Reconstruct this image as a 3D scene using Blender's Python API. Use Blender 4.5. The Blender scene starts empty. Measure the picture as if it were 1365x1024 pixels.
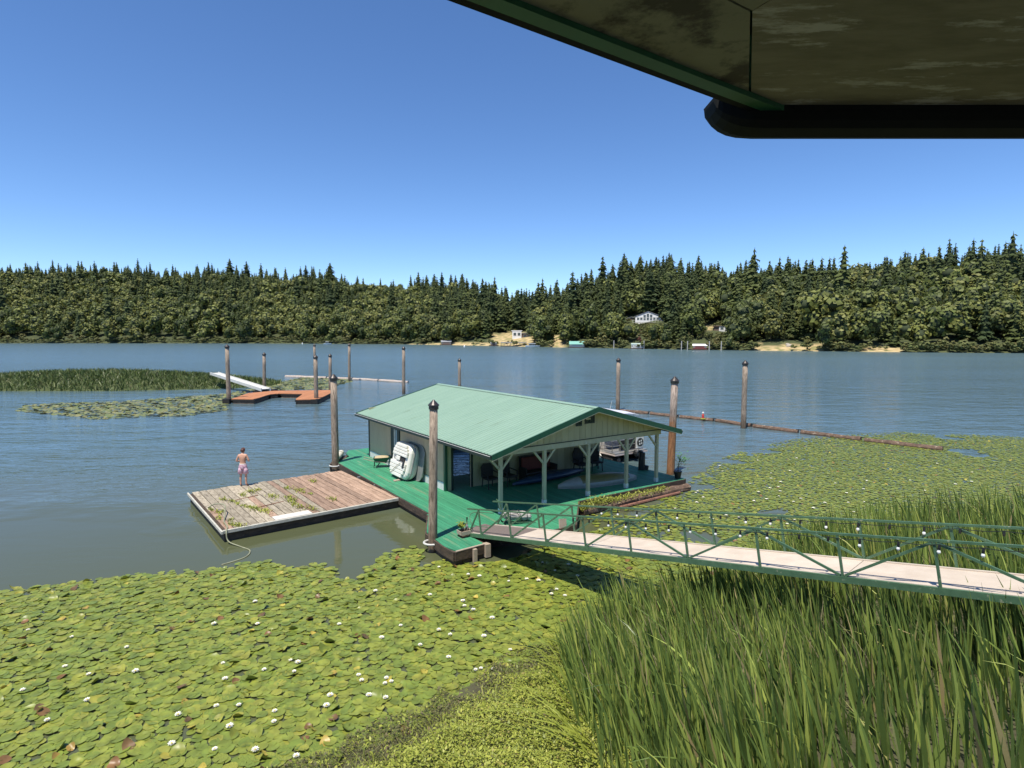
import bpy, bmesh, math, random
import numpy as np
from mathutils import Vector, Matrix, noise
R = random.Random(7)
rng = np.random.default_rng(11)
rad = math.radians

# ------------------------------------------------------------------ camera, sky, sun, exposure
scene = bpy.context.scene
CAM_H, PITCH, FPX = 7.1, 0.084, 789.7
cam_data = bpy.data.cameras.new('camera')
cam_data.sensor_fit = 'VERTICAL'
cam_data.sensor_height = 24.0
cam_data.lens = 24.0 * FPX / 1024.0
cam_data.clip_start = 0.05
cam_data.clip_end = 6000
cam = bpy.data.objects.new('camera', cam_data)
scene.collection.objects.link(cam)
cam.location = (0, 0, CAM_H)
cam.rotation_euler = (math.pi / 2 - PITCH, 0, 0)
scene.camera = cam

SUN_EL = rad(70)
SHADOW_AZ = rad(60)                      # direction the shadows fall, from +X
to_sun = Vector((-math.cos(SHADOW_AZ) * math.cos(SUN_EL), -math.sin(SHADOW_AZ) * math.cos(SUN_EL), math.sin(SUN_EL)))
world = bpy.data.worlds.new('World')
scene.world = world
world.use_nodes = True
wn, wl = world.node_tree.nodes, world.node_tree.links
bg = wn['Background']
sky = wn.new('ShaderNodeTexSky')
sky.sky_type = 'NISHITA'
sky.sun_disc = False
sky.sun_elevation = SUN_EL
sky.sun_rotation = math.atan2(to_sun.x, to_sun.y)
sky.altitude = 3000
sky.air_density = 1.0
sky.dust_density = 0.0
sky.ozone_density = 3.6
skysat = wn.new('ShaderNodeHueSaturation')
skysat.inputs['Saturation'].default_value = 1.13
skysat.inputs['Hue'].default_value = 0.503
wl.new(sky.outputs[0], skysat.inputs['Color'])
wl.new(skysat.outputs[0], bg.inputs[0])
bg.inputs[1].default_value = 0.13
sun_data = bpy.data.lights.new('sun', 'SUN')
sun_data.energy = 4.4
sun_data.angle = rad(0.5)
sun_data.color = (1.0, 0.94, 0.83)
sun = bpy.data.objects.new('sun', sun_data)
scene.collection.objects.link(sun)
sun.location = to_sun * 100
sun.rotation_euler = to_sun.to_track_quat('Z', 'Y').to_euler()
vs = scene.view_settings
vs.view_transform = 'Standard'
vs.look = 'None'
vs.exposure = 0.56
vs.gamma = 1.0
vs.use_curve_mapping = False
scene.cycles.max_bounces = 6
scene.cycles.diffuse_bounces = 3
scene.cycles.glossy_bounces = 3
scene.cycles.transmission_bounces = 3
scene.cycles.use_denoising = True

# ------------------------------------------------------------------ helpers
C = scene.collection


def ground_point(px, py, z=0.0):
    """point of the real world at height z that the surveyed photograph position shows"""
    u, v = (px - 682.5) / FPX, (512 - py) / FPX
    y = math.cos(PITCH) + v * math.sin(PITCH)
    zz = v * math.cos(PITCH) - math.sin(PITCH)
    t = (z - CAM_H) / zz
    return Vector((u * t, y * t, z))


TH, HOX, HOY = 0.6, -0.483, 21.528        # the boathouse's own frame


def house_to_world(u, v, z=0.0):
    c, s = math.cos(TH), math.sin(TH)
    return Vector((HOX + u * c - v * s, HOY + u * s + v * c, z))


class MB:
    """collects shapes and links them as one mesh object"""

    def __init__(self):
        self.v, self.f, self.m, self.r = [], [], [], []
        self.mi, self.rv = 0, 0.0

    def add(self, verts, faces):
        o = len(self.v)
        self.v += [tuple(p) for p in verts]
        for f in faces:
            self.f.append(tuple(i + o for i in f))
            self.m.append(self.mi)
            self.r.append(self.rv)

    def box(self, x0, y0, z0, x1, y1, z1, M=None):
        p = [Vector(q) for q in ((x0, y0, z0), (x1, y0, z0), (x1, y1, z0), (x0, y1, z0), (x0, y0, z1), (x1, y0, z1), (x1, y1, z1), (x0, y1, z1))]
        if M: p = [M @ q for q in p]
        self.add(p, [(0, 3, 2, 1), (4, 5, 6, 7), (0, 1, 5, 4), (1, 2, 6, 5), (2, 3, 7, 6), (3, 0, 4, 7)])
        return self

    def bar(self, a, b, w, h, up=(0, 0, 1)):
        a, b = Vector(a), Vector(b)
        d = (b - a); L = d.length; d.normalize()
        s = d.cross(Vector(up))
        if s.length < 1e-4: s = d.cross(Vector((1, 0, 0)))
        s.normalize(); t = s.cross(d)
        M = Matrix((s, d, t)).transposed().to_4x4(); M.translation = a
        return self.box(-w / 2, 0, -h / 2, w / 2, L, h / 2, M)

    def tube(self, pts, rs, n=8, cap=True, jit=0.0):
        pts = [Vector(p) for p in pts]
        if not hasattr(rs, '__len__'): rs = [rs] * len(pts)
        vs_, fs = [], []
        ref = None
        for i, p in enumerate(pts):
            d = (pts[min(i + 1, len(pts) - 1)] - pts[max(i - 1, 0)])
            if d.length < 1e-9: d = Vector((0, 0, 1))
            d.normalize()
            if ref is None: ref = d.orthogonal().normalized()
            s = (ref - d * ref.dot(d))
            if s.length < 1e-4: s = d.orthogonal()
            s.normalize(); ref = s
            t = d.cross(s)
            for k in range(n):
                a = 2 * math.pi * k / n
                r = rs[i] * (1 + (R.uniform(-jit, jit) if jit else 0))
                vs_.append(p + s * (math.cos(a) * r) + t * (math.sin(a) * r))
        for i in range(len(pts) - 1):
            for k in range(n):
                k2 = (k + 1) % n
                fs.append((i * n + k, i * n + k2, (i + 1) * n + k2, (i + 1) * n + k))
        if cap:
            fs.append(tuple(range(n - 1, -1, -1)))
            fs.append(tuple((len(pts) - 1) * n + k for k in range(n)))
        self.add(vs_, fs)
        return self

    def lathe(self, prof, n=12, at=(0, 0, 0)):
        at = Vector(at)
        vs_, fs = [], []
        for r, z in prof:
            for k in range(n):
                a = 2 * math.pi * k / n
                vs_.append(at + Vector((r * math.cos(a), r * math.sin(a), z)))
        for i in range(len(prof) - 1):
            for k in range(n):
                k2 = (k + 1) % n
                fs.append((i * n + k, i * n + k2, (i + 1) * n + k2, (i + 1) * n + k))
        fs.append(tuple(range(n - 1, -1, -1)))
        fs.append(tuple((len(prof) - 1) * n + k for k in range(n)))
        self.add(vs_, fs)
        return self

    def prism(self, poly, z0, z1):
        n = len(poly)
        self.add([(p[0], p[1], z0) for p in poly] + [(p[0], p[1], z1) for p in poly],
                 [tuple(range(n - 1, -1, -1)), tuple(range(n, 2 * n))] + [(i, (i + 1) % n, n + (i + 1) % n, n + i) for i in range(n)])
        return self

    def loft(self, rings):
        n = len(rings[0]); fs = []
        vs_ = [p for r in rings for p in r]
        for i in range(len(rings) - 1):
            for k in range(n):
                k2 = (k + 1) % n
                fs.append((i * n + k, i * n + k2, (i + 1) * n + k2, (i + 1) * n + k))
        fs.append(tuple(range(n - 1, -1, -1)))
        fs.append(tuple((len(rings) - 1) * n + k for k in range(n)))
        self.add(vs_, fs)
        return self

    def mesh(self, name, mats, smooth=False, rnd=False):
        me = bpy.data.meshes.new(name)
        me.from_pydata(self.v, [], self.f)
        for m in (mats if isinstance(mats, (list, tuple)) else [mats]): me.materials.append(m)
        me.polygons.foreach_set('material_index', self.m)
        if smooth: me.polygons.foreach_set('use_smooth', [True] * len(self.f))
        if rnd:
            at = me.attributes.new('rnd', 'FLOAT', 'FACE')
            at.data.foreach_set('value', self.r)
        bm = bmesh.new(); bm.from_mesh(me)
        if len(self.f) < 60000:
            bmesh.ops.recalc_face_normals(bm, faces=bm.faces)
        bm.to_mesh(me); bm.free()
        me.update()
        return me

    def build(self, name, mats, parent=None, smooth=False, rnd=False, bevel=0, loc=None):
        o = bpy.data.objects.new(name, self.mesh(name, mats, smooth, rnd))
        C.objects.link(o)
        if parent: o.parent = parent
        if loc is not None: o.location = loc
        if bevel:
            b = o.modifiers.new('bevel', 'BEVEL'); b.width = bevel; b.segments = 2; b.limit_method = 'ANGLE'
        return o


def tag(o, label=None, cat=None, group=None, kind=None):
    if label: o['label'] = label
    if cat: o['category'] = cat
    if group: o['group'] = group
    if kind: o['kind'] = kind
    return o


def thing(name, label, cat, loc=(0, 0, 0), rz=0, group=None):
    o = bpy.data.objects.new(name, None)
    o.empty_display_size = 0.2
    C.objects.link(o)
    o.location = loc; o.rotation_euler = (0, 0, rz)
    return tag(o, label, cat, group)


def copy_tree(o, parent=None):
    c = o.copy(); C.objects.link(c)
    if parent: c.parent = parent
    for ch in [x for x in KIDS.get(o.name, [])]: copy_tree(ch, c)
    return c


KIDS = {}


def register(root):
    """remember the children of a thing so that copies can be made cheaply"""
    for o in root.children_recursive + [root]:
        KIDS[o.name] = list(o.children)


# ------------------------------------------------------------------ materials
def nmat(name):
    m = bpy.data.materials.new(name); m.use_nodes = True
    return m, m.node_tree.nodes, m.node_tree.links, m.node_tree.nodes['Principled BSDF']


def ramp(n, stops):
    r = n.new('ShaderNodeValToRGB')
    el = r.color_ramp.elements
    while len(el) < len(stops): el.new(0.5)
    for e, (p, c) in zip(el, stops):
        e.position = p; e.color = (*c, 1)
    return r


def mat(name, c1, c2=None, rough=0.6, scale=6, stretch=(1, 1, 1), detail=5, bump=0.0, bscale=None, metal=0, rnd=0.0, spots=None, spec=0.5, coat=0):
    """surface colour mottled between c1 and c2 by noise; rnd varies the value piece by piece; spots = (colour, scale, threshold) of wear"""
    m, n, l, b = nmat(name)
    c2 = c2 or tuple(x * 0.8 for x in c1)
    tc = n.new('ShaderNodeTexCoord'); mp = n.new('ShaderNodeMapping')
    mp.inputs['Scale'].default_value = stretch
    l.new(tc.outputs['Object'], mp.inputs[0])
    no = n.new('ShaderNodeTexNoise'); no.inputs['Scale'].default_value = scale; no.inputs['Detail'].default_value = detail
    no.inputs['Roughness'].default_value = 0.65
    l.new(mp.outputs[0], no.inputs[0])
    oi = n.new('ShaderNodeObjectInfo'); at = n.new('ShaderNodeAttribute'); at.attribute_name = 'rnd'
    ad = n.new('ShaderNodeMath'); ad.operation = 'ADD'; l.new(oi.outputs['Random'], ad.inputs[0]); l.new(at.outputs['Fac'], ad.inputs[1])
    fr = n.new('ShaderNodeMath'); fr.operation = 'FRACT'; l.new(ad.outputs[0], fr.inputs[0])
    off = n.new('ShaderNodeVectorMath'); off.operation = 'ADD'
    l.new(mp.outputs[0], off.inputs[0])
    mu3 = n.new('ShaderNodeMath'); mu3.operation = 'MULTIPLY'; mu3.inputs[1].default_value = 37.0; l.new(fr.outputs[0], mu3.inputs[0])
    l.new(mu3.outputs[0], off.inputs[1]); l.new(off.outputs[0], no.inputs[0])
    r = ramp(n, [(0.32, c2), (0.68, c1)])
    l.new(no.outputs['Fac'], r.inputs[0])
    col = r.outputs[0]
    if spots:
        s2 = n.new('ShaderNodeTexNoise'); s2.inputs['Scale'].default_value = spots[1]; s2.inputs['Detail'].default_value = 8
        s2.inputs['Roughness'].default_value = 0.7
        l.new(off.outputs[0], s2.inputs[0])
        mr = n.new('ShaderNodeMapRange'); mr.inputs['From Min'].default_value = spots[2]; mr.inputs['From Max'].default_value = spots[2] + 0.08
        l.new(s2.outputs['Fac'], mr.inputs['Value'])
        mx = n.new('ShaderNodeMix'); mx.data_type = 'RGBA'
        l.new(mr.outputs[0], mx.inputs[0]); l.new(col, mx.inputs[6]); mx.inputs[7].default_value = (*spots[0], 1)
        col = mx.outputs[2]
    if rnd:
        mr = n.new('ShaderNodeMapRange'); mr.inputs['To Min'].default_value = 1 - rnd; mr.inputs['To Max'].default_value = 1 + rnd
        l.new(fr.outputs[0], mr.inputs['Value'])
        hs = n.new('ShaderNodeHueSaturation'); l.new(col, hs.inputs['Color']); l.new(mr.outputs[0], hs.inputs['Value'])
        col = hs.outputs[0]
    l.new(col, b.inputs['Base Color'])
    b.inputs['Roughness'].default_value = rough; b.inputs['Metallic'].default_value = metal
    b.inputs['Specular IOR Level'].default_value = spec
    if coat: b.inputs['Coat Weight'].default_value = coat
    if bump:
        b2 = n.new('ShaderNodeTexNoise'); b2.inputs['Scale'].default_value = bscale or scale * 4; b2.inputs['Detail'].default_value = 4
        l.new(off.outputs[0], b2.inputs[0])
        bu = n.new('ShaderNodeBump'); bu.inputs['Strength'].default_value = bump; bu.inputs['Distance'].default_value = 0.02
        l.new(b2.outputs['Fac'], bu.inputs['Height']); l.new(bu.outputs[0], b.inputs['Normal'])
    return m


def leafmat(name, stops, rough=0.5, trans=0.25, spec=0.4, nscale=0.0, own=True):
    """leaf colour picked piece by piece from a ramp, with light coming through the leaf"""
    m, n, l, b = nmat(name)
    oi = n.new('ShaderNodeObjectInfo'); at = n.new('ShaderNodeAttribute'); at.attribute_name = 'rnd'
    ad = n.new('ShaderNodeMath'); ad.operation = 'ADD'; l.new(at.outputs['Fac'], ad.inputs[1])
    if own: l.new(oi.outputs['Random'], ad.inputs[0])
    else: ad.inputs[0].default_value = 0
    fr = n.new('ShaderNodeMath'); fr.operation = 'FRACT'; l.new(ad.outputs[0], fr.inputs[0])
    r = ramp(n, stops); l.new(fr.outputs[0], r.inputs[0])
    col = r.outputs[0]
    if nscale:
        tc = n.new('ShaderNodeTexCoord'); no = n.new('ShaderNodeTexNoise'); no.inputs['Scale'].default_value = nscale; no.inputs['Detail'].default_value = 3
        l.new(tc.outputs['Object'], no.inputs[0])
        mr = n.new('ShaderNodeMapRange'); mr.inputs['From Min'].default_value = 0.3; mr.inputs['From Max'].default_value = 0.7
        mr.inputs['To Min'].default_value = 0.7; mr.inputs['To Max'].default_value = 1.3
        l.new(no.outputs['Fac'], mr.inputs['Value'])
        hs = n.new('ShaderNodeHueSaturation'); l.new(col, hs.inputs['Color']); l.new(mr.outputs[0], hs.inputs['Value']); col = hs.outputs[0]
    l.new(col, b.inputs['Base Color'])
    b.inputs['Roughness'].default_value = rough; b.inputs['Specular IOR Level'].default_value = spec
    if trans:
        tr = n.new('ShaderNodeBsdfTranslucent'); l.new(col, tr.inputs[0])
        mx = n.new('ShaderNodeMixShader'); mx.inputs[0].default_value = trans
        out = n['Material Output']
        l.new(b.outputs[0], mx.inputs[1]); l.new(tr.outputs[0], mx.inputs[2]); l.new(mx.outputs[0], out.inputs[0])
    return m


M = {}
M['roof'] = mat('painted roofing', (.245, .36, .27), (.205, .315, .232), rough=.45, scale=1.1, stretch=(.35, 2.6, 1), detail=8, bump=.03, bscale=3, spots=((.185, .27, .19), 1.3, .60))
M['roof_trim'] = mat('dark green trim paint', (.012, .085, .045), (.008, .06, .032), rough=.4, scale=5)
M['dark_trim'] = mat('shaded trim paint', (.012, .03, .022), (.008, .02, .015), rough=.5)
M['siding'] = mat('cream siding paint', (.44, .40, .235), (.36, .33, .185), rough=.7, scale=1.4, stretch=(3, 3, .6), rnd=.06, bump=.1)
M['siding_left'] = mat('beige siding paint', (.58, .45, .29), (.50, .385, .25), rough=.7, scale=1.2, stretch=(3, 3, .6), rnd=.02, bump=.05)
M['skirt_white'] = mat('white foot and sunlit strip paint', (.68, .68, .66), (.55, .55, .52), rough=.6)  # for the post feet, and paints the sunlit foot of the left wall
M['post'] = mat('pale post paint', (.45, .43, .29), (.36, .35, .235), rough=.6, scale=4, stretch=(1, 1, .4), spots=((.52, .52, .44), 3, .64))
M['deck'] = mat('green deck paint', (.048, .255, .13), (.036, .20, .10), rough=.62, scale=2.2, stretch=(2.5, .5, 1), rnd=.14, bump=.2, bscale=12, spots=((.13, .24, .13), .5, .56))
M['deck_side'] = mat('wet dock timber', (.10, .066, .042), (.035, .025, .018), rough=.8, scale=3, stretch=(1, 1, 3), bump=.5, spots=((.20, .15, .11), 4, .6))
M['plank'] = mat('weathered planks', (.44, .30, .21), (.20, .125, .08), rough=.85, scale=3.2, stretch=(4.0, .55, 1), detail=9, bump=.45, bscale=9, rnd=.24, spots=((.18, .12, .09), 2.2, .60))
M['plank_grey'] = mat('grey lichened planks', (.44, .38, .28), (.20, .165, .115), rough=.9, scale=4.5, stretch=(2.5, .7, 1), detail=9, bump=.5, bscale=9, rnd=.2, spots=((.16, .13, .09), 2.6, .57))
M['plank_pale'] = mat('pale new plank', (.66, .61, .54), (.55, .50, .43), rough=.8, scale=4, stretch=(.6, 3, 1), bump=.2)
M['edge_wood'] = mat('sun bleached edge board', (.56, .54, .46), (.40, .38, .31), rough=.8, scale=5, stretch=(1, 1, 1), bump=.3)
M['rust'] = mat('orange float decking', (.44, .185, .075), (.36, .145, .06), rough=.8, scale=1.5, rnd=.1, bump=.2)
M['rail'] = mat('green rail paint', (.085, .165, .09), (.055, .115, .06), rough=.5, scale=7, spots=((.32, .33, .22), 11, .60))
M['walk'] = mat('pale walkway', (.56, .48, .39), (.47, .39, .31), rough=.85, scale=2.2, detail=8, bump=.15, rnd=.04, spots=((.48, .40, .33), 3.5, .64))
M['mat'] = mat('grey grit mat', (.17, .135, .115), (.13, .10, .09), rough=.95, scale=20)
M['white'] = mat('white gelcoat', (.76, .74, .66), (.68, .66, .58), rough=.3, scale=2, spots=((.5, .46, .36), 3, .68))
M['white_dull'] = mat('dull white paint', (.62, .61, .57), (.5, .49, .45), rough=.6)
M['black'] = mat('black plastic', (.016, .016, .017), (.01, .01, .01), rough=.45)
M['dark'] = mat('dark wicker', (.022, .019, .016), (.012, .01, .009), rough=.7, scale=30, bump=.4)
M['glass'] = mat('window glass', (.03, .04, .045), (.02, .03, .03), rough=.05, spec=.9)
M['glass_far'] = mat('far window glass', (.05, .06, .07), (.04, .05, .05), rough=.15, spec=.9)
M['metal'] = mat('galvanised metal', (.42, .41, .38), (.30, .29, .27), rough=.45, metal=.6)
M['capmetal'] = mat('dark pile cap', (.075, .065, .06), (.04, .035, .033), rough=.38, metal=.55, spots=((.3, .28, .26), 4, .66))
M['green_tray'] = mat('green barrow steel', (.012, .085, .045), (.01, .055, .03), rough=.4)
M['sand'] = mat('dry sand and straw', (.50, .40, .25), (.38, .30, .18), rough=.95, scale=12, bump=.5)
M['red'] = mat('faded red cushion', (.13, .026, .018), (.09, .02, .014), rough=.8)
M['blue'] = mat('blue hull', (.008, .035, .075), (.007, .03, .06), rough=.35)
M['yellow'] = mat('ochre canoe hull', (.20, .17, .055), (.16, .135, .045), rough=.35)
M['cream'] = mat('cream canoe end', (.36, .35, .29), (.31, .30, .25), rough=.4)
M['foam'] = mat('cream foam', (.66, .63, .52), (.55, .52, .42), rough=.7)
M['rope'] = mat('rope and hose', (.30, .31, .20), (.2, .2, .12), rough=.8)
M['skin'] = mat('skin', (.60, .33, .22), (.52, .27, .18), rough=.5, scale=3)
M['hair'] = mat('auburn hair', (.085, .026, .012), (.05, .015, .008), rough=.5, scale=40)
M['shorts'] = mat('pink patterned shorts', (.72, .47, .52), (.32, .16, .24), rough=.85, scale=13, spots=((.85, .74, .76), 16, .56))
M['soffit'] = mat('soffit paint', (.27, .26, .17), (.20, .19, .12), rough=.75, scale=2.6, detail=8, spots=((.055, .045, .03), 3.0, .54), bump=.06)
M['soffit_worn'] = mat('soffit plywood bare', (.28, .25, .165), (.17, .15, .09), rough=.8, scale=3.6, stretch=(1.2, 4, 1), spots=((.48, .46, .38), 2.9, .56), bump=.1)
M['fascia'] = mat('eave fascia paint', (.02, .13, .06), (.015, .10, .045), rough=.5, spots=((.01, .05, .03), 3, .62))
M['gutter'] = mat('black gutter', (.010, .012, .012), (.008, .009, .009), rough=.8, spec=.2)
M['red_float'] = mat('red marker', (.62, .07, .05), (.5, .05, .04), rough=.5)
M['log'] = mat('floating log bark', (.17, .105, .07), (.07, .045, .03), rough=.9, scale=4, bump=.5, bscale=12, spots=((.34, .27, .20), 5, .57))
M['log_pale'] = mat('bleached floating log', (.52, .47, .42), (.33, .24, .19), rough=.85, scale=4, bump=.4)
M['board_tan'] = mat('tan board', (.42, .34, .26), (.33, .26, .19), rough=.8)
M['grey_bag'] = mat('grey canvas cover', (.48, .45, .41), (.25, .23, .21), rough=.85, scale=5, bump=.6, bscale=6)
M['bulb'] = mat('white glass bulb', (.85, .84, .80), (.8, .8, .76), rough=.1, spec=.8)
M['house_white'] = mat('far white siding', (.86, .85, .83), (.80, .79, .77), rough=.7)
M['house_grey'] = mat('far grey roof', (.30, .31, .33), (.24, .25, .27), rough=.6)
M['house_brown'] = mat('far brown siding', (.22, .15, .12), (.17, .12, .10), rough=.8)
M['house_blue'] = mat('far blue siding', (.13, .19, .24), (.10, .15, .19), rough=.8)
M['roof_aqua'] = mat('far aqua roof', (.20, .44, .36), (.17, .38, .31), rough=.6)
M['house_red'] = mat('far red siding', (.20, .05, .045), (.15, .04, .04), rough=.8)
M['cliff'] = mat('retaining wall concrete', (.44, .39, .32), (.34, .30, .25), rough=.9)
M['trunk'] = mat('tree bark', (.10, .075, .055), (.06, .045, .035), rough=.95)
M['deadwood'] = mat('bleached dead trunk', (.50, .46, .42), (.38, .35, .32), rough=.9)

# piling: brown grey weathered round timber, orange towards the water line on the wetted length
def piling_mat(name, top, dark, low, zlow=1.6):
    m, n, l, b = nmat(name)
    tc = n.new('ShaderNodeTexCoord'); mp = n.new('ShaderNodeMapping'); mp.inputs['Scale'].default_value = (7, 7, 1.1)
    l.new(tc.outputs['Object'], mp.inputs[0])
    no = n.new('ShaderNodeTexNoise'); no.inputs['Scale'].default_value = 2.4; no.inputs['Detail'].default_value = 9; no.inputs['Roughness'].default_value = .72
    l.new(mp.outputs[0], no.inputs[0])
    r = ramp(n, [(.36, dark), (.5, top), (.68, tuple(min(1, x * 1.55) for x in top))]); l.new(no.outputs['Fac'], r.inputs[0])
    r2 = ramp(n, [(.36, tuple(x * .45 for x in low)), (.6, low)]); l.new(no.outputs['Fac'], r2.inputs[0])
    sx = n.new('ShaderNodeSeparateXYZ'); l.new(tc.outputs['Object'], sx.inputs[0])
    no2 = n.new('ShaderNodeTexNoise'); no2.inputs['Scale'].default_value = 5; l.new(tc.outputs['Object'], no2.inputs[0])
    ad = n.new('ShaderNodeMath'); ad.operation = 'ADD'; l.new(sx.outputs[2], ad.inputs[0]); l.new(no2.outputs['Fac'], ad.inputs[1])
    mr = n.new('ShaderNodeMapRange'); mr.inputs['From Min'].default_value = zlow + .5; mr.inputs['From Max'].default_value = zlow + 1.3
    l.new(ad.outputs[0], mr.inputs['Value'])
    mx = n.new('ShaderNodeMix'); mx.data_type = 'RGBA'; l.new(mr.outputs[0], mx.inputs[0]); l.new(r2.outputs[0], mx.inputs[6]); l.new(r.outputs[0], mx.inputs[7])
    l.new(mx.outputs[2], b.inputs['Base Color']); b.inputs['Roughness'].default_value = .85
    bu = n.new('ShaderNodeBump'); bu.inputs['Strength'].default_value = .7; bu.inputs['Distance'].default_value = .02
    l.new(no.outputs['Fac'], bu.inputs['Height']); l.new(bu.outputs[0], b.inputs['Normal'])
    return m


M['piling'] = piling_mat('weathered piling timber', (.285, .22, .165), (.105, .075, .052), (.19, .135, .09), .4)
M['piling_orange'] = piling_mat('piling timber orange below', (.30, .235, .195), (.11, .08, .065), (.36, .17, .075), 2.4)

# foliage
M['needles'] = leafmat('conifer needles', [(0, (.032, .050, .018)), (.3, (.052, .072, .024)), (.7, (.088, .108, .032)), (1, (.042, .062, .022))], rough=.7, trans=.12, spec=.2, nscale=.25)
M['leaves'] = leafmat('broadleaf crowns', [(0, (.070, .092, .026)), (.3, (.115, .140, .036)), (.7, (.190, .205, .052)), (.85, (.215, .215, .060)), (1, (.090, .110, .032))], rough=.6, trans=.2, spec=.3, nscale=.3)
M['bushes'] = leafmat('bank shrubs', [(0, (.10, .12, .04)), (.5, (.14, .15, .05)), (.8, (.17, .155, .06)), (1, (.11, .14, .04))], rough=.7, trans=.2, spec=.25, nscale=.5)
M['core'] = mat('inner crown twigs', (.040, .054, .020), (.026, .036, .014), rough=.95)  # dark solid core that closes the gaps inside the crowns
M['pad'] = leafmat('lily pad leaf', [(0, (.140, .188, .031)), (.25, (.178, .222, .035)), (.5, (.228, .252, .039)), (.72, (.155, .202, .033)), (.93, (.265, .268, .042)), (.955, (.45, .36, .06)), (.97, (.22, .11, .04)), (1, (.12, .08, .035))], rough=.42, trans=.12, spec=.45, nscale=5, own=False)
M['pad_far'] = leafmat('far lily pads', [(0, (.13, .165, .055)), (.5, (.19, .205, .07)), (.85, (.27, .25, .10)), (1, (.12, .15, .05))], rough=.4, trans=.05, spec=.5)
M['petal'] = mat('water lily petals', (.88, .88, .80), (.80, .80, .66), rough=.5)
M['stamen'] = mat('yellow lily centre', (.75, .50, .06), (.6, .4, .05), rough=.6)
M['reed'] = leafmat('reed blades', [(0, (.070, .115, .030)), (.3, (.135, .200, .050)), (.6, (.250, .335, .075)), (.86, (.42, .48, .11)), (.95, (.42, .40, .15)), (1, (.38, .29, .15))], rough=.36, trans=.2, spec=.4)
M['weed'] = leafmat('shore weeds', [(0, (.17, .205, .034)), (.4, (.26, .30, .045)), (.75, (.35, .385, .062)), (.93, (.44, .44, .09)), (1, (.22, .15, .06))], rough=.5, trans=.25, spec=.35)
M['weed_brown'] = leafmat('drowned brown weeds', [(0, (.075, .075, .03)), (.4, (.12, .11, .045)), (.7, (.11, .14, .035)), (1, (.17, .12, .07))], rough=.6, trans=.15, spec=.3)

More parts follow.
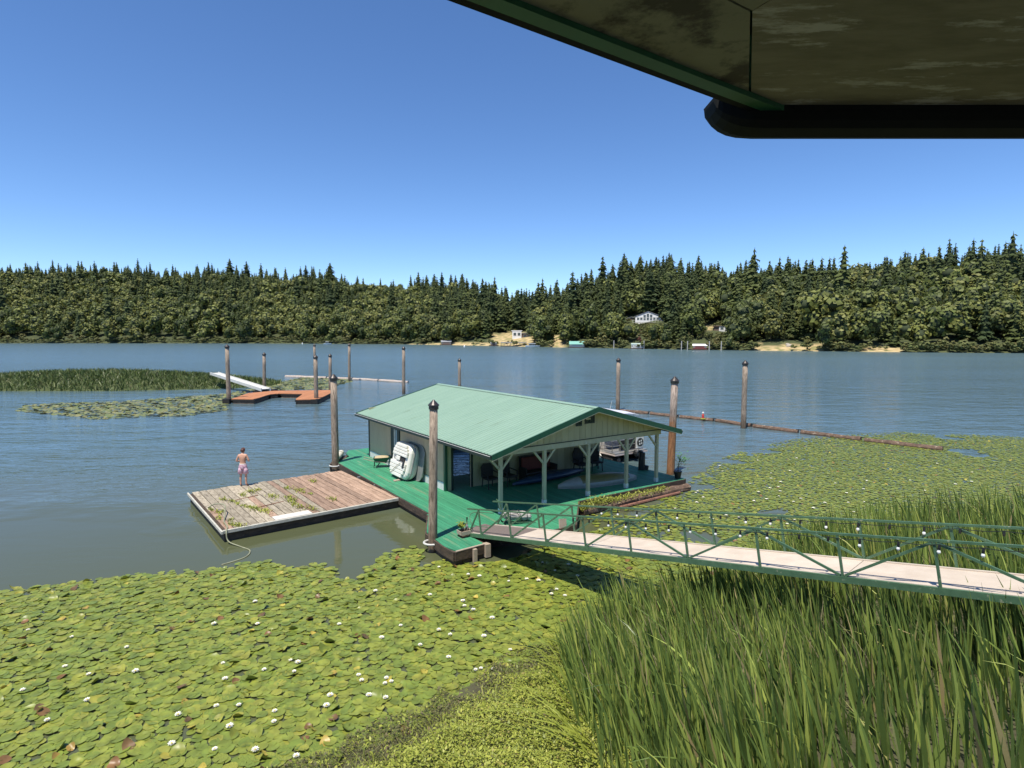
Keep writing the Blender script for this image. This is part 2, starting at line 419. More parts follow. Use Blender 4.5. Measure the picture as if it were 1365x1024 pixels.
# water: dark green body, mirror like surface, small wind ripples on the open lake and calm in the lee of the docks
def water_mat():
    m, n, l, b = nmat('lake water')
    geo = n.new('ShaderNodeNewGeometry'); sx = n.new('ShaderNodeSeparateXYZ'); l.new(geo.outputs['Position'], sx.inputs[0])
    nw = n.new('ShaderNodeTexNoise'); nw.inputs['Scale'].default_value = .16; nw.inputs['Detail'].default_value = 3; l.new(geo.outputs['Position'], nw.inputs[0])
    yy = n.new('ShaderNodeMath'); yy.operation = 'MULTIPLY_ADD'; yy.inputs[1].default_value = 14; l.new(nw.outputs['Fac'], yy.inputs[0]); l.new(sx.outputs[1], yy.inputs[2])
    mp = n.new('ShaderNodeMapping'); mp.inputs['Scale'].default_value = (.42, 1, 1); mp.inputs['Rotation'].default_value = (0, 0, rad(-6))
    l.new(geo.outputs['Position'], mp.inputs[0])
    n1 = n.new('ShaderNodeTexNoise'); n1.inputs['Scale'].default_value = 2.1; n1.inputs['Detail'].default_value = 4; n1.inputs['Roughness'].default_value = .55; n1.inputs['Distortion'].default_value = .4
    n2 = n.new('ShaderNodeTexNoise'); n2.inputs['Scale'].default_value = .45; n2.inputs['Detail'].default_value = 3
    l.new(mp.outputs[0], n1.inputs[0]); l.new(mp.outputs[0], n2.inputs[0])
    # broad streaks of more and less wind
    mp2 = n.new('ShaderNodeMapping'); mp2.inputs['Scale'].default_value = (.012, .05, 1); l.new(geo.outputs['Position'], mp2.inputs[0])
    n3 = n.new('ShaderNodeTexNoise'); n3.inputs['Scale'].default_value = 1.0; n3.inputs['Detail'].default_value = 4; l.new(mp2.outputs[0], n3.inputs[0])
    wr = n.new('ShaderNodeMapRange'); wr.inputs['From Min'].default_value = .35; wr.inputs['From Max'].default_value = .65
    wr.inputs['To Min'].default_value = .55; wr.inputs['To Max'].default_value = 1.15; l.new(n3.outputs['Fac'], wr.inputs['Value'])
    calm = n.new('ShaderNodeMapRange'); calm.inputs['From Min'].default_value = 28.5; calm.inputs['From Max'].default_value = 38
    calm.inputs['To Min'].default_value = .05; calm.inputs['To Max'].default_value = 1; l.new(yy.outputs[0], calm.inputs['Value'])
    st = n.new('ShaderNodeMath'); st.operation = 'MULTIPLY'; l.new(wr.outputs[0], st.inputs[0]); l.new(calm.outputs[0], st.inputs[1])
    h = n.new('ShaderNodeMath'); h.operation = 'MULTIPLY_ADD'; h.inputs[1].default_value = 2.2; l.new(n2.outputs['Fac'], h.inputs[0]); l.new(n1.outputs['Fac'], h.inputs[2])
    hh = n.new('ShaderNodeMath'); hh.operation = 'MULTIPLY'; l.new(h.outputs[0], hh.inputs[0]); l.new(st.outputs[0], hh.inputs[1])
    bu = n.new('ShaderNodeBump'); bu.inputs['Strength'].default_value = 1.0; bu.inputs['Distance'].default_value = .115
    l.new(hh.outputs[0], bu.inputs['Height']); l.new(bu.outputs[0], b.inputs['Normal'])
    blue_mix = n.new('ShaderNodeMapRange'); blue_mix.inputs['From Min'].default_value = 29; blue_mix.inputs['From Max'].default_value = 44; l.new(yy.outputs[0], blue_mix.inputs['Value'])
    body = n.new('ShaderNodeMix'); body.data_type = 'RGBA'; l.new(blue_mix.outputs[0], body.inputs[0])
    body.inputs[6].default_value = (.078, .088, .044, 1)      # shallow olive water by the bank
    body.inputs[7].default_value = (.090, .145, .165, 1)      # bluer body, painting in the sky reflected by the open lake
    l.new(body.outputs[2], b.inputs['Base Color'])
    rg = n.new('ShaderNodeMapRange'); rg.inputs['From Min'].default_value = 25; rg.inputs['From Max'].default_value = 170; rg.inputs['To Min'].default_value = .035; rg.inputs['To Max'].default_value = .24
    l.new(sx.outputs[1], rg.inputs['Value']); l.new(rg.outputs[0], b.inputs['Roughness']); b.inputs['IOR'].default_value = 1.333
    return m


M['water'] = water_mat()

# ------------------------------------------------------------------ the lake
me = bpy.data.meshes.new('water')
me.from_pydata([(-2500, -60, 0), (2500, -60, 0), (2500, 2500, 0), (-2500, 2500, 0)], [], [(0, 1, 2, 3)])
me.materials.append(M['water'])
water = bpy.data.objects.new('water', me); C.objects.link(water); tag(water, kind='structure')

# ------------------------------------------------------------------ far shore: terrain given by the survey of the skyline and shoreline
SK = [(-600, 372), (-250, 362), (0, 350), (150, 345), (298, 358), (335, 360), (380, 365), (442, 362), (470, 370), (500, 371), (540, 369), (580, 368), (620, 371), (650, 381), (690, 392), (720, 390), (760, 385), (790, 368), (830, 357), (870, 347), (920, 353), (970, 357), (1020, 351), (1066, 347), (1200, 338), (1400, 328), (1700, 318), (2200, 330)]
SH = [(-600, 457.5), (298, 457.8), (420, 458.2), (540, 459), (650, 461), (740, 463), (830, 464.5), (930, 466.5), (1066, 468), (1250, 470), (1500, 472), (2200, 474)]
HZ = 512 - FPX * math.tan(PITCH)


def interp(tab, x): return float(np.interp(x, [t[0] for t in tab], [t[1] for t in tab]))
def shoreY(px): return CAM_H * FPX / (interp(SH, px) - HZ)
def ridgeY(px): return shoreY(px) * 1.32 + 55
def tree_h(px): return 20 + 3 * math.sin(px * .013)


def terrain(px, t):
    Y0, Y1 = shoreY(px), ridgeY(px)
    Y = Y0 + t * (Y1 - Y0)
    zr = CAM_H + Y1 * (HZ - interp(SK, px)) / FPX - tree_h(px)
    zr = max(zr, 9)
    s = min(max(t, 0), 1)
    z = zr * (0.55 * s + 0.45 * s * s * (3 - 2 * s)) if t <= 1 else zr * max(0.45, 1 - .30 * (t - 1))
    z += 1.1 * min(1, t * 9) - (0.8 if t <= 0 else 0)
    z += noise.noise(Vector((px * .02, t * 3, 1.3))) * 2.4 * min(1, max(t, 0) * 4)
    return Vector(((px - 682.5) / FPX * Y, Y, z))


def find_on_hill(px, py):
    """where the far slope shows at this survey position"""
    t = 0.002
    while t < 1:
        p = terrain(px, t)
        if HZ - (p.z - CAM_H) / p.y * FPX <= py: return p, t
        t += .004
    return terrain(px, .5), .5


DRY = [(600, 660, 457, 463), (655, 712, 444, 463), (737, 749, 446, 463), (828, 850, 440, 449), (935, 950, 432, 440), (1008, 1090, 460, 470), (545, 600, 458, 462), (1150, 1200, 464, 472)]


def survey(p): return (682.5 + FPX * p.x / p.y, HZ - (p.z - CAM_H) / p.y * FPX)


pxs = np.arange(-620, 2221, 9.0)
ts = [-.03, -.004, 0.004, .02, .04, .07, .11, .16, .22, .3, .38, .46, .54, .62, .7, .8, .9, 1.0, 1.1, 1.25, 1.5]
V, F, dry = [], [], []
for x in pxs:
    for t in ts:
        p = terrain(x, t); V.append(p)
        sx_, sy_ = survey(p)
        d = 0.0
        for a, b_, c_, e_ in DRY:
            if a < sx_ < b_ and c_ < sy_ < e_: d = 1.0
        if t <= .005: d = max(d, .05)
        dry.append(d)
nt = len(ts)
for i in range(len(pxs) - 1):
    for j in range(nt - 1):
        a = i * nt + j
        F.append((a, a + nt, a + nt + 1, a + 1))
me = bpy.data.meshes.new('far_hillside'); me.from_pydata(V, [], F)
at = me.attributes.new('dry', 'FLOAT', 'POINT'); at.data.foreach_set('value', dry)
m, n, l, b = nmat('far hillside ground')
at = n.new('ShaderNodeAttribute'); at.attribute_name = 'dry'
tc = n.new('ShaderNodeTexCoord'); no = n.new('ShaderNodeTexNoise'); no.inputs['Scale'].default_value = .35; no.inputs['Detail'].default_value = 6
l.new(tc.outputs['Object'], no.inputs[0])
r1 = ramp(n, [(.35, (.035, .045, .018)), (.65, (.065, .08, .025))]); r2 = ramp(n, [(.38, (.20, .19, .07)), (.52, (.40, .30, .15)), (.65, (.50, .38, .20))])
l.new(no.outputs['Fac'], r1.inputs[0]); l.new(no.outputs['Fac'], r2.inputs[0])
mx = n.new('ShaderNodeMix'); mx.data_type = 'RGBA'; l.new(at.outputs['Fac'], mx.inputs[0]); l.new(r1.outputs[0], mx.inputs[6]); l.new(r2.outputs[0], mx.inputs[7])
l.new(mx.outputs[2], b.inputs['Base Color']); b.inputs['Roughness'].default_value = .95
me.materials.append(m)
me.polygons.foreach_set('use_smooth', [True] * len(me.polygons))
hill = bpy.data.objects.new('hillside', me); C.objects.link(hill); tag(hill, kind='structure')

# ------------------------------------------------------------------ tree kinds, unit height meshes
def conifer(seed, levels=22, per=7, spread=.20, low=.08):
    q = random.Random(seed); mb = MB(); mb.mi = 0
    # inner dark core, uneven
    n = 7; prof = []
    for i in range(7):
        s = i / 6; prof.append((spread * .48 * (1 - s) * q.uniform(.85, 1.1) + .004, low + .06 + s * (.90 - low)))
    rings = [[Vector((r * q.uniform(.8, 1.15) * math.cos(2 * math.pi * k / n), r * q.uniform(.8, 1.15) * math.sin(2 * math.pi * k / n), z)) for k in range(n)] for r, z in prof]
    mb.mi = 1; mb.loft(rings); mb.mi = 0
    for lv in range(levels):
        s = (lv + q.uniform(-.3, .3)) / levels
        s = min(max(s, 0), .985)
        z = low + s * (1 - low)
        rr = spread * ((1 - s) ** .82) * q.uniform(.72, 1.18) + .012
        if s < .12: rr *= .65 + s * 2.9
        k0 = q.uniform(0, 6.28); m_ = max(4, int(per * (1 - s * .45)))
        for k in range(m_):
            a = k0 + 2 * math.pi * k / m_ + q.uniform(-.3, .3)
            L = rr * q.uniform(.65, 1.25); w = L * q.uniform(.26, .42) + .006
            dx, dy = math.cos(a), math.sin(a); tx, ty = -dy, dx
            dr = L * q.uniform(.18, .5); zz = z + q.uniform(-.012, .012)
            c = Vector((0, 0, zz + .018)); mid = Vector((dx * L * .55, dy * L * .55, zz - dr * .25)); tip = Vector((dx * L, dy * L, zz - dr))
            A = mid + Vector((tx * w, ty * w, -.35 * w)); B = mid - Vector((tx * w, ty * w, .35 * w))
            mb.rv = q.random() * .12
            mb.add([c, A, tip, B, mid + Vector((0, 0, .012))], [(0, 1, 4), (1, 2, 4), (2, 3, 4), (3, 0, 4)])
            # hanging sprays along the branch give the dark gaps
            if s < .9:
                for sd in (-1, 1):
                    f = q.uniform(.45, .9); p0 = Vector((dx * L * f, dy * L * f, zz - dr * f * .8))
                    p1 = p0 + Vector((tx * w * 1.1 * sd + dx * L * .12, ty * w * 1.1 * sd + dy * L * .12, -.02 - w * .4)); p2 = p0 + Vector((dx * L * .22, dy * L * .22, -.012))
                    mb.add([p0, p1, p2], [(0, 1, 2)])
    top = Vector((q.uniform(-.004, .004), 0, 1.0)); mb.tube([(0, 0, .88), top], [.010, .002], n=4)
    return mb


def broadleaf(seed, lobes=9, per=74, leaf=.042, wide=.36, low=.12):
    q = random.Random(seed); mb = MB()
    L = []
    for i in range(lobes):
        a = q.uniform(0, 6.28); d = wide * q.uniform(.1, .72) if i else 0
        z = q.uniform(low + .16, .80) if i else .6
        r = q.uniform(.15, .25) * (1.15 - .4 * z)
        L.append((Vector((d * math.cos(a), d * math.sin(a), z)), r))
    L.append((Vector((0, 0, .82)), .17))
    for c, r in L:
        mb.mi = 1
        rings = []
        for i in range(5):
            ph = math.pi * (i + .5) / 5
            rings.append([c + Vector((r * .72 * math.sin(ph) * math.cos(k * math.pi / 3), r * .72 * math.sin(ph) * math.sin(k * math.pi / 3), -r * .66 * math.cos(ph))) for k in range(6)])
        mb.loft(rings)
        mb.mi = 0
        for j in range(per):
            z = q.uniform(-.75, 1); a = q.uniform(0, 6.28); s = math.sqrt(1 - z * z)
            nrm = Vector((s * math.cos(a), s * math.sin(a), z)); p = c + nrm * r * q.uniform(.82, 1.16)
            nn = (nrm * 1.3 + Vector((q.uniform(-.55, .55), q.uniform(-.55, .55), q.uniform(-.2, .6)))).normalized()
            t1 = nn.orthogonal().normalized(); t1.rotate(Matrix.Rotation(q.uniform(0, 6.28), 3, nn)); t2 = nn.cross(t1)
            w = leaf * q.uniform(.55, 1.25)
            mb.rv = q.random() * .12
            mb.add([p + t1 * w, p + t2 * w * .7, p - t1 * w * .9, p - t2 * w * .75], [(0, 1, 2, 3)])
    return mb


def trunk_mb(h=.55, r=.014, seed=0):
    q = random.Random(seed); mb = MB()
    mb.tube([(0, 0, -.03), (q.uniform(-.01, .01), 0, h * .5), (0, 0, h)], [r, r * .75, r * .3], n=5)
    for k in range(3):
        a = q.uniform(0, 6.28); z = h * q.uniform(.4, .8)
        mb.tube([(0, 0, z), (.09 * math.cos(a), .09 * math.sin(a), z + .08)], [r * .45, r * .15], n=4)
    return mb


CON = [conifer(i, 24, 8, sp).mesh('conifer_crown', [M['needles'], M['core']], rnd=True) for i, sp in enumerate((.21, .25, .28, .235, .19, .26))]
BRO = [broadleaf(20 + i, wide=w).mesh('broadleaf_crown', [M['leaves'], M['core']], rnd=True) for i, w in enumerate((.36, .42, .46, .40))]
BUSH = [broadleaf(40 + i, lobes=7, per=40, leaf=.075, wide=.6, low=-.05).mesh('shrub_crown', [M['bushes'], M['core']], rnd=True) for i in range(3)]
TRK = [trunk_mb(.9, .011, i).mesh('trunk', M['trunk']) for i in range(3)]

# houses stand clear: (px0, px1, lowest visible py, distance) in front of which nothing tall grows
CLEAR = []


def clear(px0, px1, py, Y): CLEAR.append((px0, px1, py, Y))


house1, _ = find_on_hill(863, 429.5); house2, _ = find_on_hill(963, 442); house3, _ = find_on_hill(694, 451)
clear(834, 886, 430, house1.y); clear(940, 977, 442, house2.y); clear(676, 712, 452, house3.y); clear(655, 712, 456, house3.y)
clear(750, 782, 464, 9999 if False else shoreY(768) + 6); clear(836, 860, 466, shoreY(848) + 6); clear(918, 946, 467, shoreY(932) + 6)
clear(600, 656, 458, shoreY(630) + 8)
clear(738, 749, 460, shoreY(745) + 8); clear(1010, 1075, 465, shoreY(1030) + 7); clear(797, 806, 433, 330)

cand = []
y_lo = -150
for band in range(2):
    pass
tt = 0.012
while tt < 1.12:
    Yspan = ridgeY(682) - shoreY(682)
    step_t = 6.6 / Yspan
    px = -260
    while px < 1640:
        p0 = terrain(px, tt)
        inview = 270 < px < 1100
        dpx = 7.6 / p0.y * FPX * (1.0 if inview else 1.35) * R.uniform(.65, 1.35)
        px += dpx
        t = tt + R.uniform(-.5, .5) * step_t
        if t < .008: t = .008
        p = terrain(px, t)
        sp = survey(p)
        nz = noise.noise(Vector((p.x * .022, p.y * .03, 4.2))) * 1.4
        # kinds by place: broad leaves low on the left bank, conifers on the ridge and to the right
        left = px < 560
        if t < .05: kind = 'bush' if R.random() < .8 else 'broad'
        elif left: kind = 'con' if (R.random() < (.10 + .75 * max(0, (t - .45) / .55)) and not (455 < px < 560 and t > .55 and R.random() < .8)) or nz > .42 else 'broad'
        elif px < 930: kind = 'con' if R.random() < .70 + .3 * t + nz * .5 else 'broad'
        else: kind = 'con' if R.random() < (.5 + .3 * t + nz * .6) else 'broad'
        if t < .16 and kind == 'con' and R.random() < .45: kind = 'broad'
        h = {'con': R.uniform(15, 26), 'broad': R.uniform(11, 19), 'bush': R.uniform(2.5, 6)}[kind]
        if kind == 'con' and left and t > .5: h = R.uniform(15, 22)
        if kind == 'con' and t < .3: h *= .8
        if kind == 'con' and t < .72 and R.random() < .16: h *= 1.4
        if kind == 'broad' and .1 < t < .8 and R.random() < .10: h *= 1.3
        if px > 930 and t > .8: h = min(h, 20) * R.uniform(.75, 1)
        elif t > .8: h = (R.uniform(11, 16.5) if R.random() < .88 else R.uniform(18, 25)) if kind == 'con' else R.uniform(9, 14)
        ok = True
        for a, b_, c_, e_ in DRY:
            if a < sp[0] < b_ and c_ < sp[1] < e_ and R.random() < .96: ok = False
        for a, b_, py_, Yh in CLEAR:
            if a < sp[0] < b_ and p.y < Yh + 9:
                hmax = CAM_H + p.y * (HZ - py_) / FPX - p.z - .4
                if p.y > Yh - 5: ok = False
                if hmax < 1.6: ok = False
                elif h > hmax: h = hmax; kind = 'bush' if hmax < 6 else 'broad'
        if ok: cand.append((px, t, p.x, p.y, p.z, kind, h, R.random()))
    tt += step_t * R.uniform(.85, 1.1)

SKYLINE = [(311, 346, 27), (333, 349, 26), (352, 352, 25), (370, 357, 22), (384, 357, 23), (404, 356, 22), (411, 354, 24), (419, 355, 24), (443, 351, 31), (458, 365, 22), (509, 371, 13), (526, 373, 14), (549, 367, 20), (559, 363, 24), (570, 367, 20), (580, 366, 18), (590, 363, 24), (602, 366, 22), (608, 367, 22), (617, 365, 23), (623, 371, 22), (633, 376, 22), (648, 375, 22), (653, 378, 20), (669, 383, 20), (674, 385, 20), (695, 384, 21), (710, 388, 20), (740, 376, 22), (763, 380, 21), (778, 370, 22), (787, 366, 22), (809, 362, 24), (818, 365, 22), (845, 354, 24), (865, 346, 24), (872, 343, 25), (886, 348, 22), (904, 347, 22), (948, 356, 18), (1001, 350, 16), (1048, 345, 16)]
SKY = set()
for sx_, sy_, h in SKYLINE:
    t = R.uniform(.93, 1.0); p = terrain(sx_, t)
    top = CAM_H + p.y * (HZ - sy_) / FPX
    hh_ = top - p.z
    if hh_ > 8: cand.append((sx_, t, p.x, p.y, p.z, 'con', hh_, R.random())); SKY.add((sx_, p.x))

vis = [c for c in cand if 292 < c[0] < 1075 and c[6] > 2]
near = sorted([c for c in vis], key=lambda c: -(c[6] / c[3]) * (1.0 if c[1] < .9 else 1.05) * (1.5 if c[1] < .25 or c[1] > .9 else 1))
singles = near[:290]
sset = set(id(c) for c in singles)
rest = [c for c in cand if id(c) not in sset]

LM = [(298, 400, 'left of the small white motorboat'), (400, 480, 'behind the small white motorboat'), (480, 560, 'between the motorboat and the grey boat shed'), (560, 655, 'above the grey boat shed'), (655, 725, 'above the long white dock'), (725, 800, 'above the aqua roofed blue boathouse'), (800, 890, 'around the white gabled house'), (890, 985, 'around the low white house'), (985, 1080, 'above the yellow grass bank')]


def where(px):
    for a, b_, s in LM:
        if a <= px < b_: return s
    return LM[0][2] if px < 400 else LM[-1][2]


def zone(t): return 'on the bank' if t < .2 else ('halfway up the hill' if t < .75 else 'on the ridge')


for c in singles:
    px, t, x, y, z, kind, h, rv = c
    if kind == 'con':
        nm, me_, cat, look = 'conifer_tree', CON[int(rv * 60) % 6], 'tree', ('tall' if h > 21 else 'short' if h < 14.5 else 'pointed') + ' dark green conifer'
    elif kind == 'broad':
        nm, me_, cat, look = 'broadleaf_tree', BRO[int(rv * 40) % 4], 'tree', ('tall' if h > 15.5 else 'low' if h < 11 else 'rounded') + ' olive broadleaf tree'
    else:
        nm, me_, cat, look = 'shore_shrub', BUSH[int(rv * 30) % 3], 'shrub', 'pale green shrub'
    lab = '%s %s %s' % (look, zone(t), where(px))
    g = '%s trees %s %s' % (look.rsplit(' ', 1)[0] if kind == 'con' else look.rsplit(' ', 1)[0], zone(t), where(px)) if cat == 'tree' else 'shrubs %s %s' % (zone(t), where(px))
    e = thing(nm, lab, cat, (x, y, z - .2), rv * 6.28, g)
    s = h * (1.0 if kind != 'bush' else 1.1)
    wd = s * (1 + .25 * (rv - .5)) * (1.28 if (px, x) in SKY else 1)
    e.scale = (wd, wd, s)
    cr = bpy.data.objects.new('crown', me_); C.objects.link(cr); cr.parent = e
    if kind != 'bush':
        tr = bpy.data.objects.new('trunk', TRK[int(rv * 30) % 3]); C.objects.link(tr); tr.parent = e

# the rest of the wood reads as one mass
LC = [conifer(60 + i, 16, 6, sp) for i, sp in enumerate((.24, .27, .22))]
LB = [broadleaf(80 + i, lobes=7, per=42, leaf=.056, wide=.40) for i in range(3)]
LBU = [broadleaf(90, lobes=5, per=24, leaf=.10, wide=.6, low=-.05)]
arrs = {}
for key, lst in (('con', LC), ('broad', LB), ('bush', LBU)):
    arrs[key] = []
    for mb in lst:
        v = np.array([tuple(p) for p in mb.v])
        # triangulate
        tris, mi, rv_ = [], [], []
        for f, m_, r_ in zip(mb.f, mb.m, mb.r):
            for k in range(1, len(f) - 1): tris.append((f[0], f[k], f[k + 1])); mi.append(m_); rv_.append(r_)
        arrs[key].append((v, np.array(tris), np.array(mi), np.array(rv_)))


def big_mesh(name, parts, mats):
    """parts: list of (verts, tris, matidx, rnd)"""
    vo = 0; VV, TT, MM, RR = [], [], [], []
    for v, t, mi, r_ in parts:
        VV.append(v); TT.append(t + vo); MM.append(mi); RR.append(r_); vo += len(v)
    VV = np.concatenate(VV).astype(np.float32); TT = np.concatenate(TT).astype(np.int32); MM = np.concatenate(MM).astype(np.int32); RR = np.concatenate(RR).astype(np.float32)
    me = bpy.data.meshes.new(name)
    me.vertices.add(len(VV)); me.vertices.foreach_set('co', VV.ravel())
    me.loops.add(len(TT) * 3); me.loops.foreach_set('vertex_index', TT.ravel())
    me.polygons.add(len(TT)); me.polygons.foreach_set('loop_start', np.arange(0, len(TT) * 3, 3, dtype=np.int32)); me.polygons.foreach_set('loop_total', np.full(len(TT), 3, dtype=np.int32))
    for m_ in mats: me.materials.append(m_)
    me.polygons.foreach_set('material_index', MM)
    me.update(calc_edges=True)
    at = me.attributes.new('rnd', 'FLOAT', 'FACE'); at.data.foreach_set('value', RR)
    return me


parts = []
for px, t, x, y, z, kind, h, rv in rest:
    lst = arrs[kind]; v, tr_, mi, r_ = lst[int(rv * 60) % len(lst)]
    a = rv * 6.28; ca, sa = math.cos(a), math.sin(a); w = h * (1 + .25 * (rv - .5))
    vv = np.stack([(v[:, 0] * ca - v[:, 1] * sa) * w + x, (v[:, 0] * sa + v[:, 1] * ca) * w + y, v[:, 2] * h + z - .2], 1)
    # slots: 0 needles 1 core 2 leaves 3 bushes
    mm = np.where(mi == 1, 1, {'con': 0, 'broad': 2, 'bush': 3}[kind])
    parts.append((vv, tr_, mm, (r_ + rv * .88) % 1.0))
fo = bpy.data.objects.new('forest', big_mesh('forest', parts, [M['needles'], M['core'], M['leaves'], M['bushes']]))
C.objects.link(fo); tag(fo, 'dense mixed forest covering the far hillside behind the shoreline', 'forest', kind='stuff')
print('trees', len(cand), 'singles', len(singles), 'forest tris', len(fo.data.polygons))

# the low continuous shore growth where single plants cannot be told apart
parts = []
v, tr_, mi, r_ = arrs['bush'][0]
px = -250
while px < 1600:
    px += R.uniform(1.6, 4)
    if any(a - 1 < px < b_ + 1 for a, b_, _, Yh in CLEAR if Yh < shoreY(682) + 60 and Yh - shoreY(px) < 8) and R.random() < .9: continue
    if any(a < px < b_ for a, b_, c_, e_ in DRY if e_ > 460) and R.random() < .75: continue
    p = terrain(px, R.uniform(-.012, .03)); h = R.uniform(1.4, 4.4); w = h * R.uniform(1, 1.7)
    rv = R.random(); ca, sa = math.cos(rv * 6), math.sin(rv * 6)
    vv = np.stack([(v[:, 0] * ca - v[:, 1] * sa) * w + p.x, (v[:, 0] * sa + v[:, 1] * ca) * w + p.y, v[:, 2] * h + max(p.z, 0) - .1], 1)
    parts.append((vv, tr_, np.where(mi == 1, 1, 0), (r_ + rv) % 1.0))
for k in range(1500):
    px = R.uniform(585, 1100); t = R.uniform(.01, .34); p = terrain(px, t); sp = survey(p)
    if any(a < sp[0] < b_ and c_ < sp[1] < e_ for a, b_, c_, e_ in DRY): continue
    near_ = any(a - 6 < sp[0] < b_ + 6 for a, b_, _, Yh in CLEAR)
    if not near_: continue
    h = R.uniform(1.2, 3.6)
    for a, b_, py_, Yh in CLEAR:
        if a < sp[0] < b_ and p.y < Yh + 9: h = min(h, CAM_H + p.y * (HZ - py_) / FPX - p.z - .3) if p.y < Yh - 1 else 0
    if h < .7: continue
    w = h * R.uniform(1, 1.5); rv = R.random(); ca, sa = math.cos(rv * 6), math.sin(rv * 6)
    vv = np.stack([(v[:, 0] * ca - v[:, 1] * sa) * w + p.x, (v[:, 0] * sa + v[:, 1] * ca) * w + p.y, v[:, 2] * h + p.z - .1], 1)
    parts.append((vv, tr_, np.where(mi == 1, 1, 0), (r_ + rv) % 1.0))
so = bpy.data.objects.new('undergrowth', big_mesh('undergrowth', parts, [M['bushes'], M['core']]))
C.objects.link(so); tag(so, 'pale green undergrowth hanging over the far waterline', 'undergrowth', kind='stuff')

# bare pale trunk of a dead tree
p, _ = find_on_hill(947, 405)
e = thing('dead_tree', 'bare bleached dead trunk standing among the conifers on the right hill', 'tree', p)
MB().tube([(0, 0, -.5), (.1, 0, 5), (0, 0, 11)], [.5, .42, .12], n=6).tube([(0, 0, 7), (1.1, 0, 8.2)], [.12, .03], n=4).build('trunk', M['deadwood'], e)
e.scale = (.8, .8, .8)


# ------------------------------------------------------------------ far houses and boathouses
def window(parent, x0, z0, x1, z1, y, frame=M['white_dull'], name='window', fw=.12):
    f = MB()
    f.box(x0, y - .08, z0, x0 + fw, y, z1); f.box(x1 - fw, y - .08, z0, x1, y, z1)
    f.box(x0 + fw, y - .08, z0, x1 - fw, y, z0 + fw); f.box(x0 + fw, y - .08, z1 - fw, x1 - fw, y, z1)
    o = f.build(name, frame, parent)
    MB().box(x0 + fw, y - .04, z0 + fw, x1 - fw, y - .01, z1 - fw).build('pane', M['glass_far'], o)
    return o


def gable_roof(x0, x1, y0, y1, ze, zr, th=.22, axis='y'):
    """ridge along the given axis"""
    mb = MB()
    if axis == 'y':
        xm = (x0 + x1) / 2
        for xa, xb in ((x0, xm), (x1, xm)):
            mb.add([(xa, y0, ze), (xb, y0, zr), (xb, y1, zr), (xa, y1, ze), (xa, y0, ze + th), (xb, y0, zr + th), (xb, y1, zr + th), (xa, y1, ze + th)],
                   [(0, 1, 2, 3), (4, 5, 6, 7), (0, 1, 5, 4), (1, 2, 6, 5), (2, 3, 7, 6), (3, 0, 4, 7)])
    else:
        ym = (y0 + y1) / 2
        for ya, yb in ((y0, ym), (y1, ym)):
            mb.add([(x0, ya, ze), (x0, yb, zr), (x1, yb, zr), (x1, ya, ze), (x0, ya, ze + th), (x0, yb, zr + th), (x1, yb, zr + th), (x1, ya, ze + th)],
                   [(0, 1, 2, 3), (4, 5, 6, 7), (0, 1, 5, 4), (1, 2, 6, 5), (2, 3, 7, 6), (3, 0, 4, 7)])
    return mb


def gable_body(x0, x1, y0, y1, z0, ze, zr, axis='y'):
    mb = MB()
    if axis == 'y':
        xm = (x0 + x1) / 2
        prof = [(x0, z0), (x1, z0), (x1, ze), (xm, zr), (x0, ze)]
        mb.add([(a, y0, c) for a, c in prof] + [(a, y1, c) for a, c in prof], [(0, 1, 2, 3, 4), (9, 8, 7, 6, 5)] + [(i, (i + 1) % 5, 5 + (i + 1) % 5, 5 + i) for i in range(5)])
    else:
        ym = (y0 + y1) / 2
        prof = [(y0, z0), (y1, z0), (y1, ze), (ym, zr), (y0, ze)]
        mb.add([(x0, a, c) for a, c in prof] + [(x1, a, c) for a, c in prof], [(0, 1, 2, 3, 4), (9, 8, 7, 6, 5)] + [(i, (i + 1) % 5, 5 + (i + 1) % 5, 5 + i) for i in range(5)])
    return mb


def face_cam(p): return -math.atan2(p.x, p.y)


# white gabled house with tall window wall
k = house1.y / FPX
e = thing('white_house', 'white gabled house with tall window wall on the wooded knoll', 'house', house1, face_cam(house1))
W = 36 * k; x0, x1 = -W / 2, W / 2; ze, zr = 6 * k + .3, 13 * k + .3
gable_body(x0 + .6, x1 - .6, 0, 9, -1.5, ze, zr - .25).build('wall', M['house_white'], e)
gable_roof(x0 - .4, x1 + .4, -.25, 9.6, ze - .15, zr).build('roof', M['house_grey'], e)
for i in range(7):
    xa = x0 + 1.4 + i * (W - 2.8) / 7; xb = xa + (W - 2.8) / 7 - .35
    xc = (xa + xb) / 2; zt = ze + (zr - ze) * (1 - abs(xc) / (W / 2)) - 1.0
    if i in (2, 3, 4):
        window(e, xa, .9, xb, max(zt, 2.6) * .52, -.002); window(e, xa, max(zt, 2.6) * .52 + .15, xb, max(zt, 2.6), -.002)
    else: window(e, xa, 1.0, xb, min(zt, 2.6), -.002)
MB().box(x0 - 1, -3.2, -.35, x1 + 1, -.95, -.15).build('terrace', M['edge_wood'], e)
for i in range(12): MB().box(x0 - .9 + i * (W + 1.8) / 11 - .05, -3.15, -.15, x0 - .9 + i * (W + 1.8) / 11 + .05, -3.05, .85).build('railing_post', M['house_white'], e)
MB().box(x0 - 1, -3.14, .85, x1 + 1, -3.04, .95).build('railing', M['house_white'], e)
sp, _ = find_on_hill(841, 428)
e = thing('garden_shed', 'small shed with pale grey roof left of the white gabled house', 'shed', (sp.x, sp.y + 1, sp.z + .3), face_cam(sp))
gable_body(-2.2, 2.2, 0, 3, -1, 1.0, 1.7).build('wall', M['house_brown'], e); gable_roof(-2.7, 2.7, -.4, 3.4, .9, 1.8).build('roof', M['house_grey'], e)
